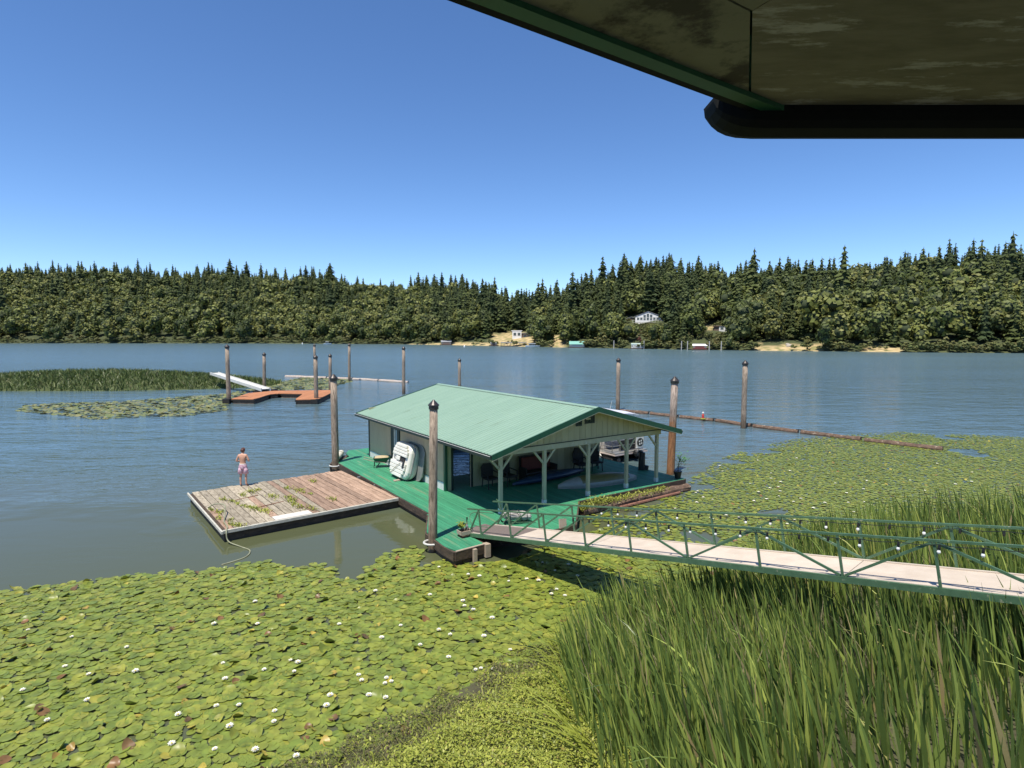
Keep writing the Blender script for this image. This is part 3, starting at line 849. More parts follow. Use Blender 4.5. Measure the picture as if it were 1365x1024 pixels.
# low white house
k = house2.y / FPX
e = thing('low_house', 'low white house with flat dark roof on the right slope', 'house', house2, face_cam(house2))
MB().box(-2.0, 0, -1, 7 * k + 2, 7, 2.6).build('wall', M['house_white'], e)
MB().box(-12 * k - .5, -.25, 2.6, 7 * k + 2.4, 7.5, 2.95).build('roof', M['house_brown'], e)
MB().box(-12 * k, 0.3, -1, -2.0, 6, 2.6).build('porch_wall', M['house_brown'], e)
for i in range(3): window(e, -1.4 + i * 2.2, .9, .2 + i * 2.2, 2.2, -.002)
# house on the dry slope
k = house3.y / FPX
e = thing('slope_house', 'small white and brown house on the dry grass slope above the long dock', 'house', house3, face_cam(house3))
MB().box(-4.2, 0, -1.5, .4, 6, 3.6).build('wall', M['house_white'], e)
MB().box(.4, .6, -1.5, 5.8, 6, 2.4).build('wing_wall', M['house_brown'], e)
MB().box(-4.7, -.1, 3.6, .8, 6.5, 3.9).build('roof', M['house_white'], e)
MB().box(.8, -.3, 2.4, 6.4, 6.4, 2.65).build('wing_roof', M['house_grey'], e)
for i in range(2): window(e, -3.7 + i * 2.1, 1.2, -2.2 + i * 2.1, 2.8, -.002)
window(e, 1.4, .6, 3.0, 1.8, .597); window(e, 3.5, .6, 5.1, 1.8, .597)
e.scale = (1.25, 1.25, 1.25)
# hidden aqua roof house
p = terrain(801, .30)
zt = CAM_H + p.y * (HZ - 430) / FPX
e = thing('hidden_house', 'house mostly hidden in trees showing its aqua green roof', 'house', (p.x, p.y, zt - 5), face_cam(p))
gable_body(-3.4, 3.4, 0, 6, -6, 3.2, 4.6, 'x').build('wall', M['house_blue'], e); gable_roof(-3.8, 3.8, -.6, 6.6, 3.0, 4.9, axis='x').build('roof', M['roof_aqua'], e)


def shore_at(px, off=-2.0, z=0):
    Y = shoreY(px) + off
    return Vector(((px - 682.5) / FPX * Y, Y, z))


def boathouse(px, wpx, hwall, hroof, wallm, roofm, label, door=False, name='boat_shed'):
    p = shore_at(px); k = p.y / FPX; W = wpx * k
    e = thing(name, label, 'boathouse', p, face_cam(p))
    MB().box(-W / 2 - .6, -1.2, .0, W / 2 + .6, 6.5, .4).build('float', M['deck_side'], e)
    gable_body(-W / 2 + .25, W / 2 - .25, 0, 5.6, .4, .4 + hwall, .4 + hroof - .1, 'x').build('wall', wallm, e)
    gable_roof(-W / 2, W / 2, -.12, 5.8, .38 + hwall, .4 + hroof, .10, 'x').build('roof', roofm, e)
    if door: MB().box(-W * .36, -.05, .5, W * .30, -.003, hwall + .1).build('door', door, e)
    for s in (-1, 1): window(e, s * W * .38 - .35, 1.0, s * W * .38 + .35, 1.7, -.003, fw=.08)
    return e


boathouse(769, 21, 1.35, 2.9, M['house_blue'], M['roof_aqua'], 'blue boathouse with aqua green roof on the far waterline')
boathouse(849, 16, 1.75, 2.25, M['house_white'], mat('pale green roof', (.42, .52, .46), rough=.6), 'small white boathouse with pale green roof below the gabled house', M['white_dull'])
boathouse(932.5, 19, 1.5, 2.2, M['house_red'], M['house_white'], 'dark red boathouse with white roof on the far waterline', M['house_red'])
boathouse(595, 14, 1.6, 2.6, M['house_brown'], M['house_grey'], 'grey roofed boat shed on the far waterline left of the long dock')
boathouse(658, 9, 1.3, 2.2, M['house_brown'], M['house_grey'], 'small brown boat shed at the left end of the long dock')
# long white covered dock
p = shore_at(686, -1.0); k = p.y / FPX
e = thing('covered_dock', 'long low white roofed dock below the dry grass slope', 'dock', p, face_cam(p))
MB().box(-18.5 * k, 0, 1.9, 16 * k, 4.5, 2.5).build('roof', M['cliff'], e)
MB().box(-19 * k, -.6, 0, 17 * k, 5, .35).build('float', M['deck_side'], e)
for i in range(9): MB().box(-18 * k + i * 4.15 * k - .12, .1, .35, -18 * k + i * 4.15 * k + .12, .35, 1.9).build('post', M['house_brown'], e)


def far_boat(px, off, L, label, cabin=True, name='motorboat'):
    p = shore_at(px, off)
    e = thing(name, label, 'boat', p, face_cam(p))
    rings = []
    for s in (0, .3, .7, .92, 1.0):
        x = -L / 2 + s * L; w = (1.2 if s < .75 else 1.2 * (1 - (s - .7) / .32)) * (1 if s < 1 else .2); w = max(w, .1); d = .0 + .25 * s * s
        rings.append([Vector((x, -w, .95)), Vector((x, -w * .8, .1 + d)), Vector((x, 0, -.15 + d)), Vector((x, w * .8, .1 + d)), Vector((x, w, .95))])
    MB().loft(rings).build('hull', M['house_white'], e)
    if cabin:
        MB().box(-L * .25, -.85, .95, L * .18, .85, 1.9).build('cabin', M['glass_far'], e)
        MB().box(-L * .3, -1, 1.9, L * .22, 1, 2.05).build('cabin_roof', M['house_white'], e)
    return e


far_boat(710, -4, 8, 'white cabin boat moored at the right end of the long dock')
far_boat(437, -38, 5.0, 'small white motorboat under way on the lake below the left hill')
for px, py, lab in ((619, 463, 'small white marker float on the water left of the long dock'), (403, 459, 'small white marker float off the leafy left bank')):
    p = ground_point(px, py)
    e = thing('marker_float', lab, 'buoy', p)
    MB().lathe([(.35, 0), (.4, .3), (.3, .8), (.08, 1.2)], 8).build('float_body', M['house_white'], e)
for i, px in enumerate((818, 908, 916, 945, 961, 858)):
    p = shore_at(px, -3)
    e = thing('shore_post', ['pale post in the water left of the white boathouse', 'pale post in the water left of the red boathouse, outer of two', 'pale post in the water left of the red boathouse, inner of two', 'pale post just right of the red boathouse', 'pale post well right of the red boathouse', 'pale post just right of the white boathouse'][i], 'post', p)
    MB().tube([(0, 0, -1), (0.05, 0, 4)], .22, n=6).build('pole', M['deadwood'], e)
# red leaved shrub and roadside things on the slope
p, _ = find_on_hill(852, 457)
e = thing('red_shrub', 'dark red leaved shrub below the white gabled house', 'shrub', p)
e.scale = (3.6, 3.6, 3.2)
mred = leafmat('dark red leaves', [(0, (.12, .04, .03)), (1, (.16, .07, .045))], rough=.7, trans=.1, nscale=.4)
broadleaf(99, lobes=6, per=34, leaf=.09, wide=.5, low=-.05).build('crown', [mred, M['core']], e, rnd=True)
for px, py, s, lab in ((1052, 462, 3.2, 'large pale boulder on the yellow grass bank'), (1049, 460, 2.2, 'smaller pale boulder on the yellow grass bank')):
    p, _ = find_on_hill(px, py)
    mb = MB(); rings = []
    for i in range(5):
        ph = math.pi * (i + .5) / 5
        rings.append([Vector((s * .5 * math.sin(ph) * math.cos(k_ * .785) * R.uniform(.8, 1.2), s * .4 * math.sin(ph) * math.sin(k_ * .785) * R.uniform(.8, 1.2), -s * .35 * math.cos(ph))) for k_ in range(8)])
    o = mb.loft(rings).build('boulder', M['cliff'], None, loc=p); tag(o, lab, 'boulder')
#NEXT
# ------------------------------------------------------------------ planked surfaces
def scan(poly, x):
    """y intervals of a polygon on the line of constant x"""
    ys = []
    n = len(poly)
    for i in range(n):
        (xa, ya), (xb, yb) = poly[i][:2], poly[(i + 1) % n][:2]
        if (xa <= x < xb) or (xb <= x < xa): ys.append(ya + (yb - ya) * (x - xa) / (xb - xa))
    ys.sort()
    return [(ys[i], ys[i + 1]) for i in range(0, len(ys) - 1, 2)]


def decking(poly, w, gap, z0, z1, mb=None, joint=None):
    """boards running along y clipped to the polygon, every board with its own tone and slightly uneven"""
    mb = mb or MB()
    x0, x1 = min(p[0] for p in poly), max(p[0] for p in poly)
    x = x0
    while x < x1 - .01:
        xa, xb = x + gap / 2, min(x + w - gap / 2, x1)
        A, B = scan(poly, xa + .002), scan(poly, xb - .002)
        if len(A) != len(B):
            m_ = scan(poly, (xa + xb) / 2); A = B = m_
        for (a0, a1), (b0, b1) in zip(A, B):
            cuts = [0.0]
            if joint:
                L = a1 - a0; c = R.uniform(.3, 1) * joint
                while c < L - .4: cuts.append(c / L); c += joint * R.uniform(.8, 1.2)
            cuts.append(1.0)
            for c0, c1 in zip(cuts[:-1], cuts[1:]):
                e = .003 if joint else 0
                ya0, ya1 = a0 + (a1 - a0) * c0 + e, a0 + (a1 - a0) * c1 - e
                yb0, yb1 = b0 + (b1 - b0) * c0 + e, b0 + (b1 - b0) * c1 - e
                dz = R.uniform(-.003, .003); mb.rv = R.random()
                mb.add([(xa, ya0, z0), (xb, yb0, z0), (xb, yb1, z0), (xa, ya1, z0), (xa, ya0, z1 + dz), (xb, yb0, z1 + dz), (xb, yb1, z1 + dz), (xa, ya1, z1 + dz)],
                       [(4, 5, 6, 7), (0, 1, 5, 4), (1, 2, 6, 5), (2, 3, 7, 6), (3, 0, 4, 7)])
        x += w
    return mb


# ------------------------------------------------------------------ green floating deck (house frame: u across the front, v along the ridge)
DZ = .45
deck = thing('floating_deck', 'bright green painted floating deck carrying the boathouse', 'deck', (HOX, HOY, 0), TH)
P_FRONT = [(-3.27, -1.81), (-3.24, -2.48), (-2.09, -2.41), (-2.15, -1.45), (-1.33, -1.80), (.43, -2.55), (1.54, -2.54), (3.54, -.38), (10.0, -.38), (10.0, 6.1), (-2.12, 6.1), (-2.12, 1.56), (-3.19, -.45)]
P_SIDE = [(-2.10, 6.1), (1.4, 6.1), (1.4, 15.0), (-.55, 15.0), (-.95, 14.2), (-.95, 13.4), (-2.10, 12.2)]
P_RIGHT = [(9.0, 6.1), (10.0, 6.1), (10.0, 15.0), (9.0, 15.0)]
P_BACK = [(1.4, 13.6), (9.0, 13.6), (9.0, 15.0), (1.4, 15.0)]
for P in (P_FRONT, P_SIDE, P_RIGHT, P_BACK):
    o = decking(P, .145, .008, DZ - .035, DZ).build('deck_board', M['deck'], deck, rnd=True); o['kind'] = 'stuff'
    cx = sum(p[0] for p in P) / len(P); cy = sum(p[1] for p in P) / len(P)
    Q = [(p[0] + (cx - p[0]) * .004, p[1] + (cy - p[1]) * .004) for p in P]
    MB().prism(Q, -.12, DZ - .037).build('float_skirt', M['deck_side'], deck)
# rub boards round the outer edge, proud of the skirt
def edge_boards(P, idx, parent, m, name, z0, z1, w=.05):
    for i in idx:
        a, b = P[i], P[(i + 1) % len(P)]
        d = Vector((b[0] - a[0], b[1] - a[1])); L = d.length; d.normalize(); nn = Vector((d.y, -d.x))
        c = nn * (w / 2 + .002)
        MB().bar((a[0] + c.x, a[1] + c.y, (z0 + z1) / 2), (b[0] + c.x, b[1] + c.y, (z0 + z1) / 2), w, z1 - z0).build(name, m, parent)


edge_boards(P_FRONT, [0, 1, 2, 3, 4, 5, 6, 7, 8, 11, 12, 10], deck, M['deck_side'], 'edge_board', .16, DZ - .01)
edge_boards(P_SIDE, [6], deck, M['deck_side'], 'edge_board', .16, DZ - .01)
# tan timber cleats on the front edge
MB().box(-2.62, -2.60, -.05, -2.50, -2.50, .42).build('timber_cleat', M['board_tan'], deck)
MB().box(-2.16, -2.56, .05, -1.98, -2.34, .47).build('timber_cleat', M['board_tan'], deck)
MB().bar((-3.2, -2.50, .462), (-2.1, -2.43, .462), .07, .024).build('edge_strip', M['board_tan'], deck)

# ------------------------------------------------------------------ boathouse
bh = thing('boathouse', 'floating boathouse with light green metal roof and open porch', 'boathouse', (HOX, HOY, DZ), TH)
EU0, EU1, EV0, EV1 = -.69, 9.29, -.66, 13.07
HE, HR = 2.78 - DZ, 4.135 - DZ
RU = (EU0 + EU1) / 2
SL = (HR - HE) / (RU - EU0)
WU0, WU1 = -.12, 8.72                      # wall lines
WALLV = 3.95


def roof_z(u): return HE + SL * (RU - EU0 - abs(u - RU))


NP_ = 15
pw = (EV1 - EV0) / NP_


def roof_panel(side):
    mb = MB(); prof = []
    nr = 4
    for i in range(nr):
        b0 = i * pw / nr
        prof += [(b0 + .003, 0), (b0 + .078, 0), (b0 + .092, .022), (b0 + .122, .022), (b0 + .136, 0)]
    prof.append((pw - .001, 0))
    ua, ub = (EU0, RU) if side < 0 else (EU1, RU)
    top = [(ua, y, HE + .05 + h) for y, h in prof] + [(ub, y, HR + .05 + h) for y, h in prof]
    n_ = len(prof)
    fs = [(i, i + 1, n_ + i + 1, n_ + i) for i in range(n_ - 1)]
    mb.add(top, fs)
    mb.add([(ua, prof[0][0], HE + .035), (ua, prof[-1][0], HE + .035), (ub, prof[-1][0], HR + .035), (ub, prof[0][0], HR + .035),
            (ua, prof[0][0], HE + .0499), (ua, prof[-1][0], HE + .0499)], [(0, 1, 2, 3), (0, 1, 5, 4)])
    return mb


for side in (-1, 1):
    me_ = roof_panel(side).mesh('roof_panel', M['roof'])
    for i in range(NP_):
        o = bpy.data.objects.new('roof_panel', me_); C.objects.link(o); o.parent = bh; o.location = (0, EV0 + i * pw, 0)
# sheathing and rafters below the metal
sh = MB()
for ua, ub in ((EU0 + .02, RU), (EU1 - .02, RU)):
    za, zb = roof_z(ua), roof_z(ub)
    sh.add([(ua, EV0 + .03, za + .005), (ub, EV0 + .03, zb + .005), (ub, EV1 - .03, zb + .005), (ua, EV1 - .03, za + .005),
            (ua, EV0 + .03, za + .03), (ub, EV0 + .03, zb + .03), (ub, EV1 - .03, zb + .03), (ua, EV1 - .03, za + .03)],
           [(0, 1, 2, 3), (4, 5, 6, 7), (0, 1, 5, 4), (1, 2, 6, 5), (2, 3, 7, 6), (3, 0, 4, 7)])
sh.build('roof_sheathing', M['siding'], bh)
# ridge cap, rake and eave trims
rc = MB()
for sg in (-1, 1):
    rc.add([(RU, EV0 - .02, HR + .085), (RU, EV1 + .02, HR + .085), (RU + sg * .17, EV1 + .02, HR + .085 - SL * .17), (RU + sg * .17, EV0 - .02, HR + .085 - SL * .17)], [(0, 1, 2, 3)])
rc.build('ridge_cap', M['roof'], bh)
for v0 in (EV0 - .035, EV1 + .002):
    for ua in (EU0 - .03, EU1 + .03):
        za = HE - SL * .03
        MB().add([(ua, v0, za - .12), (RU, v0, HR - .12), (RU, v0, HR + .085), (ua, v0, za + .085), (ua, v0 + .033, za - .12), (RU, v0 + .033, HR - .12), (RU, v0 + .033, HR + .085), (ua, v0 + .033, za + .085)],
                 [(0, 1, 2, 3), (7, 6, 5, 4), (0, 1, 5, 4), (1, 2, 6, 5), (2, 3, 7, 6), (3, 0, 4, 7)]) if False else None
        mb = MB(); mb.add([(ua, v0, za - .12), (RU, v0, HR - .12), (RU, v0, HR + .085), (ua, v0, za + .085), (ua, v0 + .033, za - .12), (RU, v0 + .033, HR - .12), (RU, v0 + .033, HR + .085), (ua, v0 + .033, za + .085)],
                 [(0, 1, 2, 3), (7, 6, 5, 4), (0, 1, 5, 4), (1, 2, 6, 5), (2, 3, 7, 6), (3, 0, 4, 7)])
        mb.build('rake_board', M['roof_trim'], bh)
        if v0 < 0:
            mb = MB(); mb.add([(ua, v0 + .002, za - .145), (RU, v0 + .002, HR - .145), (RU, v0 + .002, HR - .122), (ua, v0 + .002, za - .122), (ua, v0 + .033, za - .145), (RU, v0 + .033, HR - .145), (RU, v0 + .033, HR - .122), (ua, v0 + .033, za - .122)],
                 [(0, 1, 2, 3), (7, 6, 5, 4), (0, 1, 5, 4), (1, 2, 6, 5), (2, 3, 7, 6), (3, 0, 4, 7)])
            mb.build('rake_moulding', M['post'], bh)
for ua, sg in ((EU0, -1), (EU1, 1)):
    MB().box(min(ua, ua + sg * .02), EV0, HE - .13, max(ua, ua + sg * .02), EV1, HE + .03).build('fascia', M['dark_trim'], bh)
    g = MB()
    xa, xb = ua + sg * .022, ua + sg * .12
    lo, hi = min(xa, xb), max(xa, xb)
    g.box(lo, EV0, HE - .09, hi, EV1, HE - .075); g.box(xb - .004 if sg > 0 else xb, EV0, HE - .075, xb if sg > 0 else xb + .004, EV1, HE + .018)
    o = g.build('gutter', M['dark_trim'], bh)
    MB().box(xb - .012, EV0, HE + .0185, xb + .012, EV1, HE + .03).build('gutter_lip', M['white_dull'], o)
# front posts with knee braces, beam
POSTU = [0.07, 2.11, 4.38, 6.58, 8.47]
BZ = 2.62 - DZ
for i, u in enumerate(POSTU):
    o = MB().box(u - .065, -.065, .0, u + .065, .065, BZ).build('post', M['post'], bh, bevel=.008)
    MB().box(u - .072, -.072, .0, u + .072, .072, .20).build('post_foot', M['skirt_white'], o)
    for sg in (-1, 1):
        if i == 0 and sg < 0:
            MB().bar((u - .05, 0, BZ - .50), (u - .50, 0, BZ - .02), .06, .07).build('knee_brace', M['post'], bh)
        elif i == 4 and sg > 0: pass
        else: MB().bar((u + sg * .05, 0, BZ - .52), (u + sg * .52, 0, BZ), .06, .075).build('knee_brace', M['post'], bh)
MB().box(-.10, -.07, BZ, 8.66, .07, BZ + .20).build('front_beam', M['post'], bh)
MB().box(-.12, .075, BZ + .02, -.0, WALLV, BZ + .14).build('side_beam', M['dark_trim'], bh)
MB().box(8.50, .075, BZ + .0, 8.64, 13.0, BZ + .18).build('side_beam', M['post'], bh)
for v in (WALLV, 8.4, 12.9):
    MB().box(8.505, v - .06, 0, 8.635, v + .06, BZ - .001).build('post', M['post'], bh, bevel=.008)


# walls built board by board
def board_wall(p0, p1, zb, ztop, bw, m, name, holes=(), th=.03, gap=.014, proud=0):
    """vertical boards from p0 to p1 (u, v); ztop is a function of distance; holes = (s0, s1, z0, z1)"""
    a, b = Vector((p0[0], p0[1], 0)), Vector((p1[0], p1[1], 0)); L = (b - a).length; d = (b - a) / L; nn = Vector((d.y, -d.x, 0))
    cuts = sorted(set([0, L] + [h[0] for h in holes] + [h[1] for h in holes] + [i * bw for i in range(1, int(L / bw) + 1)]))
    cuts = [c for i, c in enumerate(cuts) if i == 0 or c - cuts[i - 1] > .03 or c in [h[0] for h in holes] + [h[1] for h in holes]]
    for s0, s1 in zip(cuts[:-1], cuts[1:]):
        if s1 - s0 < .02: continue
        mid = (s0 + s1) / 2
        segs = [(zb, None)]
        for h in holes:
            if h[0] <= mid <= h[1]: segs = [(zb, h[2]), (h[3], None)] if h[2] > zb else [(h[3], None)]
        for za, zc in segs:
            g = gap / 2
            t0 = zc if zc is not None else ztop(s0 + g); t1 = zc if zc is not None else ztop(s1 - g)
            if max(t0, t1) - za < .02: continue
            t0, t1 = max(t0, za + .005), max(t1, za + .005)
            q0, q1 = a + d * (s0 + g), a + d * (s1 - g)
            mb = MB(); o_ = nn * th
            mb.add([q0 + Vector((0, 0, za)), q1 + Vector((0, 0, za)), q1 + Vector((0, 0, t1)), q0 + Vector((0, 0, t0)),
                    q0 + o_ + Vector((0, 0, za)), q1 + o_ + Vector((0, 0, za)), q1 + o_ + Vector((0, 0, t1)), q0 + o_ + Vector((0, 0, t0))],
                   [(3, 2, 1, 0), (4, 5, 6, 7), (0, 1, 5, 4), (1, 2, 6, 5), (2, 3, 7, 6), (3, 0, 4, 7)])
            mb.build(name, m, bh)


def flat_panel(mb, p0, p1, zb, zt, off, holes=()):
    pass


# gable: boards facing the camera, a thin backing just behind
board_wall((-.12, -.02), (8.72, -.02), BZ + .21, lambda s: roof_z(-.12 + s) - .002, .305, M['siding'], 'wall_board', th=.055)
mb = MB()
mb.add([(-.1, .0, BZ + .205), (8.7, .0, BZ + .205), (8.7, .0, roof_z(8.7) - .01), (RU, .0, HR - .01), (-.1, .0, roof_z(-.1) - .01),
        (-.1, .03, BZ + .205), (8.7, .03, BZ + .205), (8.7, .03, roof_z(8.7) - .01), (RU, .03, HR - .01), (-.1, .03, roof_z(-.1) - .01)],
       [(0, 1, 2, 3, 4), (9, 8, 7, 6, 5), (0, 1, 6, 5), (1, 2, 7, 6), (2, 3, 8, 7), (3, 4, 9, 8), (4, 0, 5, 9)])
mb.build('gable_backing', M['siding'], bh)
MB().box(-.10, -.095, BZ + .203, 8.70, -.078, BZ + .235).build('shadow_line_strip', M['dark_trim'], bh)  # dark strip paints in the shadow under the overhanging gable boards


def trim_window(u0, z0, u1, z1, v, parent=bh, frame=M['dark_trim'], bars=((1, 0),), lab=None, fw=.035, d=.03):
    f = MB()
    f.box(u0, v - d, z0, u0 + fw, v, z1); f.box(u1 - fw, v - d, z0, u1, v, z1); f.box(u0 + fw, v - d, z0, u1 - fw, v, z0 + fw); f.box(u0 + fw, v - d, z1 - fw, u1 - fw, v, z1)
    o = f.build('window', frame, parent)
    MB().box(u0 + fw, v - d * .4, z0 + fw, u1 - fw, v - .004, z1 - fw).build('pane', M['glass'], o)
    return o


# two little windows under the ridge (the right one cut by a bracket)
def gz(u, v, px_, py_):
    return None


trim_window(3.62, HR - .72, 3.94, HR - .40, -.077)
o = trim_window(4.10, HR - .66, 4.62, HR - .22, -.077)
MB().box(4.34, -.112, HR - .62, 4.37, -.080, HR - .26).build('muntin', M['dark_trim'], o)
MB().box(4.135, -.118, HR - .50, 4.38, -.108, HR - .42).build('bracket', M['siding'], o)

# left wall (faces the old dock), sunlit white base strip, a glazed door gap with dark frame
DOOR = (12.7 - 10.15, 12.7 - 9.05)          # along the wall from its back end
LW0, LW1 = (WU0, 12.7), (WU0, WALLV)
wz = lambda s: roof_z(WU0) - .01
board_wall(LW0, LW1, .36, wz, .61, M['siding_left'], 'wall_board', holes=[(12.7 - 9.75, 12.7 - 8.55, .36, 9)], th=.03, gap=.006)
MB().box(WU0 + .002, WALLV, .0, WU0 + .05, 12.7, roof_z(WU0) - .012).build('wall', M['siding_left'], bh)
for va, vb in ((WALLV + .1, 8.5), (9.8, 12.6)):
    MB().box(WU0 - .045, va, .0, WU0 - .001, vb, .34).build('sunlit_base_strip', M['skirt_white'], bh)  # sunlight below the eave's shade, painted as a white strip
# narrow glazed door with dark frame and white jamb
d0, d1 = 8.62, 9.68
o = MB().box(WU0 - .05, d0, .0, WU0 - .002, d0 + .16, 2.05).box(WU0 - .05, d1 - .40, .0, WU0 - .002, d1, 2.05).box(WU0 - .05, d0 + .16, 1.95, WU0 - .002, d1 - .40, 2.05).build('side_door', M['dark_trim'], bh)
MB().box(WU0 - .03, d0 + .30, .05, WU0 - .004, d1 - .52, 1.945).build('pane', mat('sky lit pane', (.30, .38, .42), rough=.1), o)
MB().box(WU0 - .055, d1 - .52, .0, WU0 - .004, d1 - .402, 1.945).build('jamb', M['white_dull'], o)
MB().box(WU0 - .045, d0 + .162, .0, WU0 - .004, d0 + .298, 1.945).build('jamb', M['dark_trim'], o)
# corner trims
MB().box(WU0 - .055, WALLV - .06, .0, WU0 + .06, WALLV + .095, roof_z(WU0) - .02).build('corner_trim', M['roof_trim'], bh)
MB().box(WU0 - .055, 12.62, .0, WU0 + .06, 12.75, roof_z(WU0) - .02).build('corner_trim', M['dark_trim'], bh)
# low cupboard wall strip beyond the corner and the porch back wall with doorway
DW0, DW1 = .20, 1.12
board_wall((WU0 + .062, WALLV), (8.42, WALLV), .0, lambda s: roof_z(WU0 + .06 + s) - .02, .40, M['siding'], 'wall_board', holes=[(DW0 - WU0 - .062, DW1 - WU0 - .062, .0, 2.02)], th=.03, gap=.008)
wb_ = MB().box(WU0 + .062, WALLV + .002, 0, DW0, WALLV + .06, 2.02).box(DW1, WALLV + .002, 0, 8.42, WALLV + .06, 2.02)
wb_.build('porch_back_wall', M['siding'], bh)
mb = MB(); P_ = [(WU0 + .062, 2.021), (8.42, 2.021), (8.42, roof_z(8.42) - .03), (RU, HR - .03), (WU0 + .062, roof_z(WU0 + .062) - .03)]
mb.add([(a, WALLV + .002, b_) for a, b_ in P_] + [(a, WALLV + .06, b_) for a, b_ in P_], [(0, 1, 2, 3, 4), (9, 8, 7, 6, 5)] + [(i, (i + 1) % 5, 5 + (i + 1) % 5, 5 + i) for i in range(5)])
mb.build('porch_back_gable', M['siding'], bh)
f = MB().box(DW0 - .07, WALLV - .05, 0, DW0 + .03, WALLV + .08, 2.10).box(DW1 - .03, WALLV - .05, 0, DW1 + .07, WALLV + .08, 2.10).box(DW0 + .03, WALLV - .05, 2.0, DW1 - .03, WALLV + .08, 2.10)
dfr = f.build('door_frame', M['dark_trim'], bh)
MB().box(DW1 - .055, WALLV - .06, .0, DW1 - .032, WALLV - .01, 2.0).build('door_edge', M['board_tan'], dfr)
MB().box(8.42, WALLV - .06, .0, 8.56, WALLV + .10, BZ - .002).build('corner_trim', M['dark_trim'], bh)
o = trim_window(3.65, 1.28, 5.15, 1.80, WALLV - .032, fw=.06)
MB().box(3.71, WALLV - .075, 1.34, 5.09, WALLV - .064, 1.37).build('sash', M['white_dull'], o)
MB().box(4.22, WALLV - .075, 1.37, 4.26, WALLV - .064, 1.74).build('sash', M['white_dull'], o)
# back wall: wide boat opening
MB().box(WU0, 12.7, 0, 1.1, 12.76, roof_z(.9) - .1).build('back_wall', M['siding'], bh)
MB().box(8.3, 12.7, 0, 8.66, 12.76, roof_z(8.6) - .1).build('back_wall', M['siding'], bh)
mb = MB(); P_ = [(WU0, BZ - .05), (8.66, BZ - .05), (8.66, roof_z(8.66) - .03), (RU, HR - .03), (WU0, roof_z(WU0) - .03)]
mb.add([(a, 12.8, b_) for a, b_ in P_] + [(a, 12.86, b_) for a, b_ in P_], [(0, 1, 2, 3, 4), (9, 8, 7, 6, 5)] + [(i, (i + 1) % 5, 5 + (i + 1) % 5, 5 + i) for i in range(5)])
mb.build('back_gable', M['siding'], bh)

# ------------------------------------------------------------------ pilings
def piling(x, y, top, r, label, m='piling', lean=(0, 0), cap=True, zlow=None):
    e = thing('piling', label, 'piling', (x, y, 0))
    pts = [(lean[0] * s, lean[1] * s, -1.2 + (top + 1.2) * s) for s in (0, .25, .5, .75, 1)]
    MB().tube(pts, [r * 1.06, r * 1.03, r, r * .96, r * .92], n=14, jit=.025).build('shaft', M[m], e, smooth=True)
    if cap:
        a = (lean[0], lean[1], top)
        MB().lathe([(r * 1.06, -.10), (r * 1.10, -.09), (r * 1.10, .02), (r * 1.26, .02), (r * 1.22, .05), (r * .62, .05 + r * .62), (.012, .05 + r * 1.15)], 14, a).build('cap', M['capmetal'], e)
    return e


def zt_at(x, y, py):
    """height of a point above the place (x, y) that the survey shows at py"""
    t = (512 - py) / FPX
    ang = math.atan(t) - PITCH
    return CAM_H + y * math.tan(ang)


PIL = [  # px, py of the waterline, py of the cap tip, px of the cap, radius, material, label
    (576, 735, 531, 578, .145, 'piling', 'thick weathered piling with pointed metal cap at the front corner of the green deck'),
    (447.5, 628, 497, 444.5, .18, 'piling', 'thick weathered piling between the old plank dock and the back of the green deck'),
    (893, 632, 500, 899.5, .19, 'piling_orange', 'piling with orange brown lower half beside the right corner of the boathouse'),
    (305, 537, 458, 302.5, .21, 'piling', 'tall crooked piling at the left front corner of the orange float'),
    (352, 519, 469, 352, .21, 'piling', 'piling behind the orange float at the foot of the white ramp'),
    (421.5, 537, 472, 420.5, .21, 'piling', 'piling at the right front corner of the orange float'),
    (440, 520, 471, 440, .20, 'piling', 'piling just behind the back right corner of the orange float'),
    (419.5, 500, 458, 419, .21, 'piling', 'distant thin piling behind the one at the right front of the orange float'),
    (465.5, 508, 457, 465.5, .20, 'piling', 'distant pale piling standing in the left log boom'),
    (538, 525, 461, 538, .19, 'piling', 'thin piling at the free end of the left log boom'),
    (612.5, 522, 477, 612.5, .19, 'piling', 'thin piling rising behind the ridge of the boathouse roof'),
    (823.5, 547, 476, 824.5, .19, 'piling', 'piling at the left end of the right log boom behind the boathouse gable'),
    (991, 571, 479, 993.5, .20, 'piling', 'tall pale piling holding the right log boom in open water'),
]
PP = []
for px, py, pt, pxt, r, m_, lab in PIL:
    p = ground_point(px, py, 0)
    top = zt_at(p.x, p.y, pt) - .03 - r * 1.55
    xt = (pxt - 682.5) / FPX * (p.y * math.cos(PITCH) - (top - CAM_H) * math.sin(PITCH))
    piling(p.x, p.y, top, r, lab, m_, (xt - p.x, 0)); PP.append((p, r))
# hoops that hold the docks to the pilings
for i, (par, lab) in enumerate(((deck, 'hoop'), (deck, 'hoop'))):
    p, r = PP[i]
    w = p.copy(); w.z = .30
    mb = MB(); q = [w + Vector((math.cos(a) * (r + .12), math.sin(a) * (r + .10), 0)) for a in [k * 6.283 / 16 for k in range(17)]]
    mb.tube(q, .035, n=6, cap=False)
    aim = house_to_world(-3.2, -1.2, .38) if i == 0 else house_to_world(-2.1, 11.6, .38)
    mb.tube([w + (aim - w).normalized() * (r + .12), aim], .035, n=6)
    o = mb.build('piling_hoop', M['white_dull'], None)
    o.parent = par; o.matrix_parent_inverse = Matrix.LocRotScale(par.location, par.rotation_euler, None).inverted()

